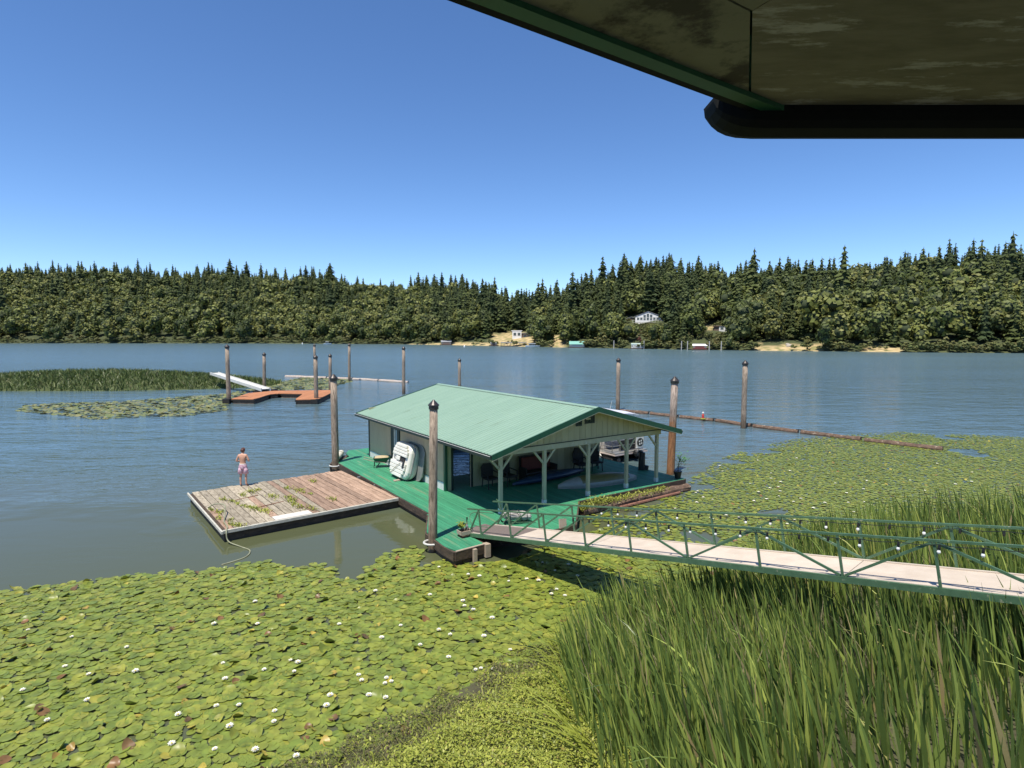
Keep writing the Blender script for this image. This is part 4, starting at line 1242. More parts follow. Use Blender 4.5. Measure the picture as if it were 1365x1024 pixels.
# ------------------------------------------------------------------ old plank dock
c2 = Vector((-4.57, 23.82)); ex = Vector((-.788, -.615)); ey = Vector((-.615, .788))   # ex along the near edge to the left, ey away
DA = math.atan2(-ex.y, -ex.x)
dock = thing('plank_dock', 'weathered wooden plank dock with weeds between its boards', 'dock', (c2.x, c2.y, 0), DA)
DWID, DLEN, DT = 6.6, 6.3, .40
nb = 24; bw = DWID / nb
for i in range(nb):
    x1 = -i * bw; x0 = x1 - bw + .026
    grey = i > 10
    y_cuts = [(0.10, DLEN)]
    if i in (13, 14, 15, 16, 17): y_cuts = [(.62, DLEN)]
    if i > 12 and i % 2: y_cuts = [(y_cuts[0][0], R.uniform(2.2, 4.2)), (None, DLEN)]
    last = None
    for ya, yb in y_cuts:
        if ya is None: ya = last + .015
        last = yb
        dz = R.uniform(-.010, .008); tilt = R.uniform(-.006, .006)
        mb = MB(); jx = R.uniform(-.004, .004)
        yb2 = yb + (R.uniform(-.04, .06) if yb == DLEN else 0)
        mb.add([(x0, ya, DT - .05), (x1, ya, DT - .05), (x1 + jx, yb2, DT - .05), (x0 + jx, yb2, DT - .05), (x0, ya, DT + dz - tilt), (x1, ya, DT + dz + tilt), (x1 + jx, yb2, DT + dz + tilt), (x0 + jx, yb2, DT + dz - tilt)],
               [(3, 2, 1, 0), (4, 5, 6, 7), (0, 1, 5, 4), (1, 2, 6, 5), (2, 3, 7, 6), (3, 0, 4, 7)])
        o = mb.build('plank', M['plank_grey' if grey and R.random() < .9 else 'plank'], dock, bevel=.006)
o = MB().box(-17.9 * bw, .12, DT - .03, -13 * bw - .01, .60, DT + .022).build('plank', M['plank_pale'], dock, bevel=.005)
o['label'] = 'pale new board laid along the near edge'
MB().box(-DWID - .1, -.0, .30, .05, .085, DT + .02).build('edge_beam', M['edge_wood'], dock, bevel=.01)
MB().box(-DWID - .16, -.03, .30, -DWID - .10, DLEN, DT - .002).build('edge_beam', M['edge_wood'], dock)
MB().box(-DWID - .05, .10, -.15, .0, DLEN - .05, DT - .06).build('float_skirt', M['deck_side'], dock)
for yy in (.9, 2.6, 4.4):
    MB().box(.055, yy, DT - .10, .20, yy + .10, DT + .07 - .06).build('hinge', M['metal'], dock)
# the dock's weeds
mb = MB()
spots_ = [(-5.55, 3.7), (-5.5, 3.2), (-5.35, 2.7), (-5.2, 2.35), (-5.1, 1.9), (-4.9, 1.5), (-5.8, 4.2), (-4.6, 4.7), (-4.3, 4.9), (-5.0, 4.4), (-3.6, 2.8), (-3.7, 2.3), (-3.75, 1.8), (-3.7, 1.2), (-2.9, 3.7), (-2.85, 3.3), (-2.7, 2.9), (-2.3, 1.5), (-6.2, 1.2), (-6.3, .6), (-6.5, 1.6), (-3.2, 4.4), (-6.1, .25), (-1.9, 4.9), (-4.1, 3.4), (-6.3, 2.4), (-6.5, 3.0), (-3.4, .75)]
for sx_, sy_ in spots_:
    big = R.uniform(.5, 1.25)
    for k in range(int(46 * big)):
        x = sx_ + R.gauss(0, .075 * big); y = sy_ + R.gauss(0, .17 * big); h = R.uniform(.03, .11) * big; a = R.uniform(0, 6.28); w = R.uniform(.012, .03)
        d = Vector((math.cos(a), math.sin(a), 0)); t_ = Vector((-d.y, d.x, 0)); p = Vector((x, y, DT)); mb.rv = R.random()
        mb.add([p, p + t_ * w + d * h * .4 + Vector((0, 0, h * .7)), p + d * h * 1.1 + Vector((0, 0, h)), p - t_ * w + d * h * .4 + Vector((0, 0, h * .7))], [(0, 1, 2, 3)])
o = mb.build('weeds', M['weed'], dock, rnd=True); o['kind'] = 'stuff'
# rusty straps let into the grey boards
for sx_, sy_, a, L in ((-5.0, 3.9, .5, 1.0), (-4.5, 2.3, .35, 1.1)):
    MB().bar((sx_ - L / 2, sy_ - .12, DT + .012), (sx_ + L / 2, sy_ + .12, DT + .012), .05, .012).build('rusty_strap', mat('rusty strap', (.22, .08, .035), (.12, .045, .02), rough=.9, scale=8), dock)
# hose hanging over the left corner
mb = MB(); w0 = Vector((c2.x, c2.y, 0))
def dk(x, y, z): return Vector((c2.x - ex.x * x + ey.x * y, c2.y - ex.y * x + ey.y * y, z))
pts = [dk(-6.55, 3.2, .45), dk(-6.35, 2.9, .62), dk(-6.15, 2.3, .68), dk(-6.3, 1.6, .52), dk(-6.45, 1.0, .44), dk(-6.5, .3, .43), dk(-6.62, -.1, .40), dk(-6.6, -.25, .1), dk(-6.35, -.8, .02), dk(-6.2, -1.4, .02), dk(-6.5, -1.9, .01), dk(-7.2, -2.1, .01)]
def spline(pts, n=6):
    out = []
    for i in range(len(pts) - 1):
        p0, p1, p2, p3 = pts[max(i - 1, 0)], pts[i], pts[i + 1], pts[min(i + 2, len(pts) - 1)]
        for k in range(n):
            t = k / n
            out.append(.5 * ((2 * p1) + (p2 - p0) * t + (2 * p0 - 5 * p1 + 4 * p2 - p3) * t * t + (3 * p1 - p0 - 3 * p2 + p3) * t ** 3))
    out.append(pts[-1]); return out
o = mb.tube(spline(pts), .022, n=6).build('garden_hose', M['rope'], None, smooth=True)
tag(o, 'green grey hose looping over the left corner of the plank dock into the water', 'hose')

# ------------------------------------------------------------------ ramp (gangway) up to the bank
GA, GB = Vector((-1.15, 18.75, .62)), Vector((5.75, 11.35, 2.4))
gl = (Vector((GB.x, GB.y, 0)) - Vector((GA.x, GA.y, 0))).length
gang = thing('gangway', 'green railed gangway ramp with pale deck running up to the bank', 'ramp', GA, math.atan2(GB.y - GA.y, GB.x - GA.x))
slope = (GB.z - GA.z) / gl
GW = 1.3                                    # local x along, y to the far side
T_END = 1.42
def gp(t, y=0, h=0, k=0):
    """point on the ramp: t along, y across, h measured square to the deck"""
    L = gl * t
    return Vector((L - slope * h * .98, y, slope * L + h))
# deck panels
tcuts = [-.055, .155, .45, .75, 1.07, 1.42]
for i, (a, b) in enumerate(zip(tcuts[:-1], tcuts[1:])):
    mb = MB(); z = .0
    P_ = [gp(a + .0008, .06, -.03), gp(b - .0008, .06, -.03), gp(b - .0008, GW - .06, -.03), gp(a + .0008, GW - .06, -.03), gp(a + .0008, .06, .0), gp(b - .0008, .06, .0), gp(b - .0008, GW - .06, .0), gp(a + .0008, GW - .06, .0)]
    mb.add(P_, [(3, 2, 1, 0), (4, 5, 6, 7), (0, 1, 5, 4), (1, 2, 6, 5), (2, 3, 7, 6), (3, 0, 4, 7)])
    o = mb.build('walkway_panel', M['mat'] if i == 0 else M['walk'], gang)
    if i == 0: o['label'] = 'grey gritty mat panel at the foot of the ramp'
# landing flap
MB().add([], []) if False else None
mb = MB(); mb.bar(gp(-.02, .1, -.02), gp(-.11, .1, -.06), .03, .03)
fl = MB(); A_ = [gp(-.056, .1, -.02), gp(-.056, GW - .1, -.02), Vector((-1.0, GW - .1, DZ - GA.z + .02)), Vector((-1.0, .1, DZ - GA.z + .02))]
fl.add(A_ + [p - Vector((0, 0, .02)) for p in A_], [(0, 1, 2, 3), (7, 6, 5, 4), (0, 1, 5, 4), (1, 2, 6, 5), (2, 3, 7, 6), (3, 0, 4, 7)])
fl.build('landing_flap', M['mat'], gang)
for y in (.03, GW - .03):
    MB().bar(gp(-.055, y, -.045), gp(T_END, y, -.045), .055, .12).build('stringer', M['rail'], gang)
    MB().bar(gp(-.05, y + (.04 if y < .5 else -.04), .012), gp(T_END, y + (.04 if y < .5 else -.04), .012), .05, .024).build('curb', M['walk'], gang)
RH = .80
TN = [.02, .16, .305, .45, .595, .75, .915, 1.07, 1.22, 1.38]
for y, ov in ((.03, -.035), (GW - .03, -.05)):
    MB().bar(gp(ov, y, RH), gp(T_END, y, RH), .042, .042).build('handrail', M['rail'], gang)
    for i, t in enumerate(TN):
        MB().bar(gp(t, y, -.02), gp(t, y, RH - .026), .042, .042, up=(1, 0, 0)).build('rail_post', M['rail'], gang)
        if i + 1 < len(TN):
            up = i < 4 or i % 2 == 1
            a, b = (gp(t + .004, y, .03), gp(TN[i + 1] - .004, y, RH - .04)) if up else (gp(t + .004, y, RH - .04), gp(TN[i + 1] - .004, y, .03))
            MB().bar(a, b, .034, .046).build('diagonal_brace', M['rail'], gang)
    MB().bar(gp(-.04, y, .02), gp(.018, y, RH - .04), .034, .046).build('diagonal_brace', M['rail'], gang)
for t in TN:
    MB().bar(gp(t, .06, -.10), gp(t, GW - .06, -.10), .05, .08).build('crossbeam', M['rail'], gang)

# strings of lights under both handrails
for y, label in ((.03, 'string of white bulb lights hung under the near gangway handrail'), (GW - .03, 'string of white bulb lights hung under the far gangway handrail')):
    e = thing('string_lights', label, 'string lights', GA, gang.rotation_euler.z)
    pts = []; t = .42; T = []
    bulbs = []
    while t < 1.4:
        bulbs.append(gp(t, y - .03 if y < .5 else y - .035, RH - .055)); t += .058 * R.uniform(.9, 1.1)
    cord = []
    for a, b in zip(bulbs[:-1], bulbs[1:]):
        for k in range(5):
            s = k / 5; q = a.lerp(b, s); q.z -= .05 * 4 * s * (1 - s) * .5; cord.append(q)
    cord.append(bulbs[-1])
    MB().tube(cord, .008, n=4).build('cord', M['black'], e)
    for q in bulbs:
        MB().tube([q, q - Vector((0, 0, .05)), q - Vector((0, 0, .09))], [.018, .024, .022], n=7).build('socket', M['black'], e)
        if R.random() < .62: MB().lathe([(.014, -.088), (.026, -.110), (.030, -.130), (.022, -.152), (.005, -.160)], 8, q).build('bulb', M['bulb'], e)

# post that bears the upper end of the ramp on the bank
# ------------------------------------------------------------------ things on the green deck
def on_deck(u, v, z=DZ): return house_to_world(u, v, z)


# wheelbarrow
wb = thing('wheelbarrow', 'dark green wheelbarrow filled with dry straw by the boathouse wall', 'wheelbarrow', on_deck(-.62, 9.85), TH + 1.15 - 1.6)
r0 = [(-.30, -.20, .30), (.28, -.17, .26), (.28, .17, .26), (-.30, .20, .30)]
r1 = [(-.44, -.33, .56), (.48, -.30, .60), (.48, .30, .60), (-.44, .33, .56)]
r2 = [(a * .9, b * .9, c) for a, b, c in r1]; r3 = [(a * .92, b * .92, c + .03) for a, b, c in r0]
mb = MB(); mb.add([*r0, *r1, *r2, *r3], [(3, 2, 1, 0)] + [(i, (i + 1) % 4, 4 + (i + 1) % 4, 4 + i) for i in range(4)] + [(4 + i, 4 + (i + 1) % 4, 8 + (i + 1) % 4, 8 + i) for i in range(4)] + [(8 + i, 8 + (i + 1) % 4, 12 + (i + 1) % 4, 12 + i) for i in range(4)] + [(12, 13, 14, 15)])
mb.build('tray', M['green_tray'], wb, bevel=.012)
MB().loft([[Vector((x * s, y * s, z)) for x, y in ((-.42, -.31), (0, -.30), (.45, -.28), (.45, .28), (0, .30), (-.42, .31))] for s, z in ((.85, .50), (.88, .57), (.55, .63), (.2, .66))]).build('straw_load', M['sand'], wb)
for s in (-1, 1):
    MB().tube([(.62, .05 * s, .22), (.2, .22 * s, .28), (-.45, .26 * s, .40), (-1.0, .28 * s, .56)], .022, n=6).build('handle', M['board_tan'], wb)
    MB().tube([(-.05, .22 * s, .32), (-.25, .24 * s, .02), (-.40, .24 * s, .02), (-.38, .24 * s, .38)], .016, n=6).build('leg', M['black'], wb)
tyre = MB(); q = [Vector((.66 + math.cos(a) * .16, 0, .20 + math.sin(a) * .16)) for a in [k * 6.2832 / 14 for k in range(15)]]
tyre.tube(q, .045, n=8, cap=False); w_ = tyre.build('wheel', M['black'], wb)
MB().tube([(.66, -.05, .20), (.66, .05, .20)], .09, n=10).build('rim', M['metal'], w_)

wb.scale = (.88, .88, .88)
# white pedal boat stood on its side against the wall
pb = thing('pedal_boat', 'white plastic pedal boat stood on edge against the left boathouse wall', 'boat', on_deck(-.70, 7.15), TH)
# local: y along the wall, z up, x into the wall; the deck faces outwards (-x)
def rr_ring(cy, cz, ly, lz, x, rnd=.35, n=5):
    pts = []
    for (sy, sz) in ((1, 1), (-1, 1), (-1, -1), (1, -1)):
        for k in range(n):
            a = {(1, 1): 0, (-1, 1): 90, (-1, -1): 180, (1, -1): 270}[(sy, sz)] + 90 * k / (n - 1)
            pts.append(Vector((x, cy + sy * (ly - rnd) + rnd * math.cos(math.radians(a)), cz + sz * (lz - rnd) + rnd * math.sin(math.radians(a)))))
    return pts
LEAN = Matrix.Rotation(rad(14), 4, 'Y')
def lean(mb):
    mb.v = [tuple(LEAN @ Vector(p)) for p in mb.v]; return mb
HL, HZ2 = .92, .80
lean(MB().loft([rr_ring(0, .82, HL * .93, HZ2 * .92, -.30), rr_ring(0, .82, HL, HZ2, -.22), rr_ring(0, .82, HL, HZ2, .05), rr_ring(0, .82, HL * .9, HZ2 * .88, .24)])).build('hull', M['white'], pb, smooth=False, bevel=.03)
# two raised deck halves with grooves, footwell between them
for (z0, z1, nm) in ((.08, .74, 'lower'), (1.02, 1.56, 'upper')):
    nsl = 4
    for i in range(nsl):
        a = z0 + (z1 - z0) * i / nsl; b_ = z0 + (z1 - z0) * (i + 1) / nsl - .014
        zc = (a + b_) / 2
        half = .80 - .26 * max(0, abs(zc - .82) / .74 - .55) / .45 * 1.0
        ya, yb = -half, half * (1 if nm == 'lower' else .9)
        lean(MB().box(-.40, ya, a, -.305, yb, b_)).build('deck_rib', M['white'], pb, bevel=.018)
lean(MB().box(-.34, -.55, .77, -.302, .10, .99)).build('footwell', M['dark'], pb)
lean(MB().box(-.39, -.10, .80, -.342, .30, .98)).build('seat', M['white'], pb, bevel=.02)
lean(MB().tube([(-.40, .30, .80), (-.46, .34, .90), (-.40, .36, .98)], .025, n=6)).build('pedal_crank', M['metal'], pb)
lean(MB().box(-.425, -.74, .52, -.402, -.55, .82)).build('hatch', M['black'], pb, bevel=.01)
lean(MB().tube(spline([Vector((-.43, -.35, .72)), Vector((-.44, .05, .45)), Vector((-.43, .35, .22)), Vector((-.41, .6, .10))]), .012, n=5)).build('tow_rope', M['rope'], pb)
lean(MB().tube(rr_ring(0, .82, HL + .01, HZ2 + .01, -.08) + [rr_ring(0, .82, HL + .01, HZ2 + .01, -.08)[0]], .03, n=6, cap=False)).build('gunwale', M['metal'], pb)
# second hull stacked behind it, only its grey rim shows
sb = thing('rowing_boat', 'grey rimmed upturned dinghy stacked behind the white pedal boat', 'boat', on_deck(-.36, 6.72), TH)
L2 = Matrix.Rotation(rad(8), 4, 'Y')
mb = MB().loft([rr_ring(0, .82, .95, .80, -.03, .4), rr_ring(0, .82, .93, .78, .06, .4), rr_ring(0, .82, .7, .6, .16, .3)])
mb.v = [tuple(L2 @ Vector(p)) for p in mb.v]; mb.build('hull', mat('grey dinghy paint', (.22, .23, .22), (.16, .17, .16), rough=.5), sb)
mb = MB().tube(rr_ring(0, .82, .96, .81, -.04, .4) + [rr_ring(0, .82, .96, .81, -.04, .4)[0]], .022, n=6, cap=False)
mb.v = [tuple(L2 @ Vector(p)) for p in mb.v]; mb.build('rim', M['metal'], sb)
o = MB().box(-.16, -.1, 0, .12, .1, .05).build('prop_block', M['board_tan'], None, loc=on_deck(-1.12, 6.75)); o.rotation_euler.z = TH
tag(o, 'small tan block under the edge of the white pedal boat', 'block')

# pale roll on the back left corner
p = on_deck(-1.75, 13.1, .50)
e = thing('foam_roll', 'long cream coloured roll lying on the back left corner of the deck', 'roll', p, TH + rad(62))
rings = []
for s, rr_ in ((-1.0, .10), (-.95, .17), (-.3, .19), (.3, .18), (.9, .17), (1.0, .10)):
    rings.append([Vector((s, math.cos(a) * rr_ * (1 + .06 * math.sin(7 * a + s * 3)), .10 + math.sin(a) * rr_ * .8)) for a in [k * .5236 for k in range(12)]])
MB().loft(rings).build('roll', M['foam'], e, smooth=True)
for s in (-.5, .45): MB().tube([Vector((s, math.cos(a) * .195, .10 + math.sin(a) * .157)) for a in [k * .5236 for k in range(13)]], .012, n=5, cap=False).build('strap', M['rope'], e)
MB().box(-1.1, -.35, -.62, 1.0, .25, -.10).build('support_block', M['deck_side'], e)

# planter pots at the foot of the ramp
e = thing('plant_crate', 'rusty crate of bottles and potted greens at the foot of the gangway', 'crate', on_deck(-2.28, -1.42), TH)
for a in (-.16, .16):
    MB().box(-.20, a - .015, .10, .20, a + .015, .22).build('slat', M['board_tan'], e); MB().box(a * 1.3 - .012, -.14, .10, a * 1.3 + .012, .14, .22).build('slat', M['board_tan'], e)
MB().box(-.19, -.145, .0, .19, .145, .05).build('base', M['deck_side'], e)
for x, y, h in ((-.10, .02, .34), (.03, -.05, .30), (.12, .06, .44)):
    MB().lathe([(.05, .05), (.055, .2), (.05, h * .7), (.022, h * .85), (.022, h)], 8, (x, y, 0)).build('bottle', M['deck_side'] if x < .1 else M['metal'], e)
MB().tube([(.12, .06, .44), (.13, .06, .60)], [.012, .03], n=6).build('stopper', M['black'], e)
mb = MB()
for k in range(60):
    a = R.uniform(0, 6.28); h = R.uniform(.05, .2); p = Vector((-.12 + R.uniform(-.05, .05), R.uniform(-.08, .1), .30)); d = Vector((math.cos(a), math.sin(a), 0)); t_ = Vector((-d.y, d.x, 0)); mb.rv = R.random()
    mb.add([p, p + d * h * .5 + t_ * .025 + Vector((0, 0, h)), p + d * h + Vector((0, 0, h * .9)), p + d * h * .5 - t_ * .025 + Vector((0, 0, h))], [(0, 1, 2, 3)])
mb.build('leaves', M['weed'], e, rnd=True)

# grey crumpled cover in a frame chair on the right of the ramp foot
e = thing('trolley', 'folded metal hand trolley with crumpled grey canvas bundle on the deck', 'trolley', on_deck(-.05, -1.25), TH - .3)
rings = []
for i, s in enumerate((-.55, -.48, -.25, 0, .22, .45, .53)):
    rb = (.05, .16, .20, .17, .19, .15, .04)[i]
    rings.append([Vector((s, math.cos(a) * rb * R.uniform(.85, 1.15), .26 - s * .12 + math.sin(a) * rb * R.uniform(.7, 1.0))) for a in [k * .6283 for k in range(10)]])
MB().loft(rings).build('canvas_bundle', M['grey_bag'], e)
for y in (-.2, .2):
    MB().tube([(.62, y, .03), (-.3, y, .10), (-.62, y, .55), (-.70, y, .85)], .016, n=6).build('frame', M['rail'], e)
    MB().tube([(.2, y, .05), (-.05, y, .40), (-.45, y, .38)], .012, n=6).build('frame', M['black'], e)
    q = [Vector((-.42 + math.cos(a) * .11, y * 1.25, .11 + math.sin(a) * .11)) for a in [k * .5236 for k in range(13)]]
    MB().tube(q, .022, n=6, cap=False).build('wheel', M['black'], e)
MB().tube([(-.70, -.2, .85), (-.72, 0, .88), (-.70, .2, .85)], .016, n=6).build('handle', M['rail'], e)
for x, r_ in ((-.30, .19), (.05, .20), (.32, .19)):
    MB().tube([Vector((x, math.cos(a) * r_, .27 - x * .12 + math.sin(a) * r_)) for a in [k * .5236 for k in range(13)]], .010, n=5, cap=False).build('strap', M['black'], e)
o = MB().box(-.20, -.02, 0, .20, .02, .015).build('paper_scrap', M['white'], None, loc=on_deck(1.35, -1.1, DZ + .006)); o.rotation_euler.z = .3
tag(o, 'narrow white slat lying on the green deck right of the trolley', 'slat')
# tan board leaning over the right edge of the platform
bp = on_deck(.95, -2.60, .0)
o = MB().box(-.17, -.02, -.30, .17, .02, .62).build('leaning_board', M['board_tan'], None, loc=bp + Vector((0, 0, .12))); o.rotation_euler = (rad(-14), rad(10), TH + .1)
tag(o, 'tan board leaning upright against the platform edge behind the gangway', 'board')
o = MB().tube([(0, 0, .25), (.16, -.06, .12), (.30, -.16, -.05)], .03, n=6).build('white_pipe', M['white_dull'], None, loc=bp + Vector((.05, -.05, .1)))
tag(o, 'short white pipe sticking out beside the tan leaning board', 'pipe')
# long loose cable over the ramp foot
o = MB().tube(spline([house_to_world(-1.0, -1.2, .95), house_to_world(-1.7, -.9, 1.0), house_to_world(-1.9, -1.3, .75), house_to_world(-1.5, -1.6, .66)]), .014, n=5).build('power_cable', M['rail'], None, smooth=True)
tag(o, 'thin green cable looping off the foot of the gangway railing', 'cable')
# dark weathered stump fender standing on the right deck edge
e = thing('mooring_post', 'stubby black mooring post with a crooked top on the right deck edge', 'post', on_deck(9.72, 2.05), TH)
MB().tube([(0, 0, 0), (0, 0, .5), (.02, 0, .86)], [.17, .155, .15], n=12, jit=.04).build('post', M['black'], e)
MB().tube([(.15, -.12, 0), (.19, -.14, .22)], [.13, .12], n=10).build('block', M['black'], e)
MB().tube([(-.02, 0, .86), (-.12, 0, .93), (-.20, 0, .90), (-.22, 0, 1.03)], [.10, .07, .04, .02], n=8).build('cleat', M['black'], e)
# black pot with a sapling on the right corner
e = thing('potted_sapling', 'leafy sapling in a black pot on the right front deck corner', 'plant', on_deck(9.80, -.12))
MB().lathe([(.13, 0), (.18, .30), (.20, .30), (.20, .34), (.16, .34)], 10).build('pot', M['black'], e)
MB().tube([(0, 0, .3), (.03, 0, .7), (.12, .02, 1.05)], [.02, .015, .008], n=5).tube([(.02, 0, .6), (.25, 0, .9)], [.01, .006], n=4).build('stem', M['trunk'], e)
mb = MB()
for k in range(170):
    c = Vector((.16, .0, .85)); p = c + Vector((R.gauss(0, .16), R.gauss(0, .14), R.gauss(0, .17))); a = R.uniform(0, 6.28); d = Vector((math.cos(a), math.sin(a), R.uniform(-.4, .4))); t_ = Vector((-d.y, d.x, R.uniform(-.3, .3))); mb.rv = R.random()
    mb.add([p, p + d * .06 + t_ * .03, p + d * .12, p + d * .06 - t_ * .03], [(0, 1, 2, 3)])
mb.build('leaves', leafmat('sapling leaves', [(0, (.09, .26, .06)), (1, (.16, .34, .08))], trans=.3), e, rnd=True)
# old weedy log along the front edge of the deck
e = thing('weedy_log', 'brown log overgrown with yellow green weeds along the front of the porch', 'log', (0, 0, 0))
pa, pb_ = house_to_world(3.35, -.78, .12), house_to_world(9.9, -.62, .12)
pts = [pa.lerp(pb_, s) + Vector((0, 0, .02 * math.sin(s * 17))) for s in [k / 12 for k in range(13)]]
MB().tube(pts, [.19 * (1 + .1 * math.sin(k * 2.1)) for k in range(13)], n=9, jit=.08).build('trunk', M['log'], e)
MB().tube([house_to_world(5.2, -1.02, .06), house_to_world(9.0, -.92, .08)], [.07, .06], n=7).build('batten', mat('reddish wet pole', (.27, .13, .085), (.18, .08, .05), rough=.7), e)
mb = MB()
for k in range(2600):
    s = R.random() ** 1.7; c = pa.lerp(pb_, s * .78) ; c = c + Vector((R.gauss(0, .12), R.gauss(0, .14), .14 + abs(R.gauss(0, .09)) * (1.7 if .05 < s < .3 else .9)))
    a = R.uniform(0, 6.28); d = Vector((math.cos(a), math.sin(a), R.uniform(.1, 1))); t_ = Vector((-math.sin(a), math.cos(a), 0)); mb.rv = R.random(); L = R.uniform(.03, .09)
    mb.add([c, c + d * L * .5 + t_ * L * .25, c + d * L, c + d * L * .5 - t_ * L * .25], [(0, 1, 2, 3)])
o = mb.build('weeds', M['weed'], e, rnd=True); o['kind'] = 'stuff'

# canoes under the porch roof
def canoe(name, label, a, b, w, h, mats, z=DZ, flip=True):
    a, b = Vector(a), Vector(b); L = (b - a).length
    e = thing(name, label, 'canoe', (a + b) / 2, math.atan2(b.y - a.y, b.x - a.x))
    rings = []
    N = 17
    for i in range(N):
        s = -1 + 2 * i / (N - 1)
        ww = w / 2 * (1 - abs(s) ** 2.2) + .015; hh = h * (1 - .62 * abs(s) ** 3); up = .10 * abs(s) ** 3
        rings.append([Vector((s * L / 2, math.cos(t) * ww, (math.sin(t) ** .8) * hh * (1) + up * 0)) for t in [math.pi * k / 8 for k in range(9)]])
    mb = MB(); n_ = 9
    for i in range(N):
        pass
    vs_ = [p for r in rings for p in r]; fs = []
    mb.v = [tuple(p) for p in vs_]
    for i in range(N - 1):
        for k in range(n_ - 1):
            fs.append((i * n_ + k, i * n_ + k + 1, (i + 1) * n_ + k + 1, (i + 1) * n_ + k))
            mb.m.append(0 if (1 <= k <= 6 and 3 < i < N - 3) or len(mats) == 1 else 1); mb.r.append(0)
    mb.f = fs
    o = mb.build('hull', mats, e, smooth=True)
    sd = o.modifiers.new('thickness', 'SOLIDIFY'); sd.thickness = .012
    for sg in (-1, 1):
        MB().tube([Vector((s * L / 2, sg * (w / 2 * (1 - abs(s) ** 2.2) + .02), .012)) for s in [-1 + k / 8 for k in range(17)]], .014, n=5).build('gunwale', M['dark'] if len(mats) == 1 else M['cream'], e, smooth=True)
    return e


canoe('canoe', 'upturned ochre canoe with cream ends lying under the porch roof', house_to_world(4.05, 1.55, DZ), house_to_world(8.1, .85, DZ), .98, .46, [M['yellow'], M['cream']])
canoe('kayak', 'long blue kayak lying in the shade behind the ochre canoe', house_to_world(2.5, 2.75, DZ + .1), house_to_world(6.9, 3.1, DZ + .1), .60, .30, [M['blue']])


# porch chairs and red bench
def porch_chair(u, v, rot, label, arm=True, high=.98):
    e = thing('porch_chair', label, 'chair', on_deck(u, v), TH + rot)
    MB().box(-.28, -.27, .38, .28, .27, .46).build('seat', M['dark'], e, bevel=.02)
    rings = [[Vector((x * .30, .24 + y + z_ * .10, .46 + z_)) for x, y in ((-1, 0), (1, 0), (1, .06), (-1, .06))] for z_ in (0, .25, .42)] + [[Vector((x * .17, .24 + y + .05, high)) for x, y in ((-1, 0), (1, 0), (1, .06), (-1, .06))]]
    MB().loft(rings).build('backrest', M['dark'], e)
    for sx_ in (-1, 1):
        for sy_ in (-1, 1): MB().tube([(sx_ * .25, sy_ * .24, .38), (sx_ * .27, sy_ * .27, 0)], .025, n=6).build('leg', M['dark'], e)
        if arm: MB().tube([(sx_ * .29, -.26, .40), (sx_ * .30, -.25, .64), (sx_ * .30, .26, .68)], .028, n=6).build('armrest', M['dark'], e)
    return e


porch_chair(1.75, 3.35, 0, 'dark wicker armchair in the porch nearest the doorway', high=1.02)
porch_chair(2.65, 3.3, .1, 'dark armchair between the doorway chair and the red bench', high=1.06)
porch_chair(6.85, 3.25, -.1, 'dark high backed chair left of the two at the right end of the porch', high=1.18)
porch_chair(7.75, 3.25, -.35, 'dark chair at the far right end of the porch wall', high=1.02)
e = thing('red_bench', 'bench with faded red back cushion against the porch wall under the window', 'bench', on_deck(4.35, 3.35), TH)
MB().box(-.85, -.28, .36, .85, .27, .44).build('seat', M['dark'], e, bevel=.02)
MB().box(-.80, .14, .46, .80, .28, 1.06).build('cushion', M['red'], e, bevel=.05)
MB().box(-.88, .285, .3, .88, .33, 1.12).build('backrest', M['dark'], e)
for sx_ in (-1, 1):
    MB().box(sx_ * .86 - .03, -.28, 0, sx_ * .86 + .03, .28, .66).build('armrest', M['dark'], e)
# pontoon boat moored behind the right side
pt = thing('pontoon_boat', 'white pontoon boat with canopy moored behind the right side of the boathouse', 'boat', house_to_world(12.25, 8.1, 0), TH + math.pi / 2)
for sg in (-1, 1):
    MB().tube([(-2.9, sg * .95, .16), (-2.6, sg * .95, .12), (1.9, sg * .95, .12), (2.6, sg * .95, .22)], [.12, .32, .32, .06], n=10).build('pontoon', M['black'], pt)
MB().box(-2.9, -1.25, .48, 2.4, 1.25, .56).build('deck', M['metal'], pt)
MB().box(-2.92, -1.28, .42, 2.42, 1.28, .479).build('trim', mat('pinkish trim', (.60, .50, .46), rough=.6), pt)
for (a, b) in (((-2.6, -1.2), (2.0, -1.2)), ((-2.6, 1.2), (2.0, 1.2)), ((-2.6, -1.2), (-2.6, 1.2)), ((2.0, -1.2), (2.0, 1.2))):
    for z_ in (.9, 1.2): MB().tube([(a[0], a[1], z_), (b[0], b[1], z_)], .02, n=6).build('fence_rail', M['metal'], pt)
    for k in range(5): MB().tube([(a[0] + (b[0] - a[0]) * k / 4, a[1] + (b[1] - a[1]) * k / 4, .56), (a[0] + (b[0] - a[0]) * k / 4, a[1] + (b[1] - a[1]) * k / 4, 1.2)], .02, n=6).build('fence_post', M['metal'], pt)
MB().box(-2.4, -1.19, .6, 1.2, -1.15, 1.15).build('side_panel', M['black'], pt); MB().box(-2.55, -.7, .6, -2.51, .6, 1.15).build('end_panel', M['dark'], pt)
o = MB().box(-2.66, -1.22, .62, -2.63, -.62, 1.26).build('placard', M['white'], pt)
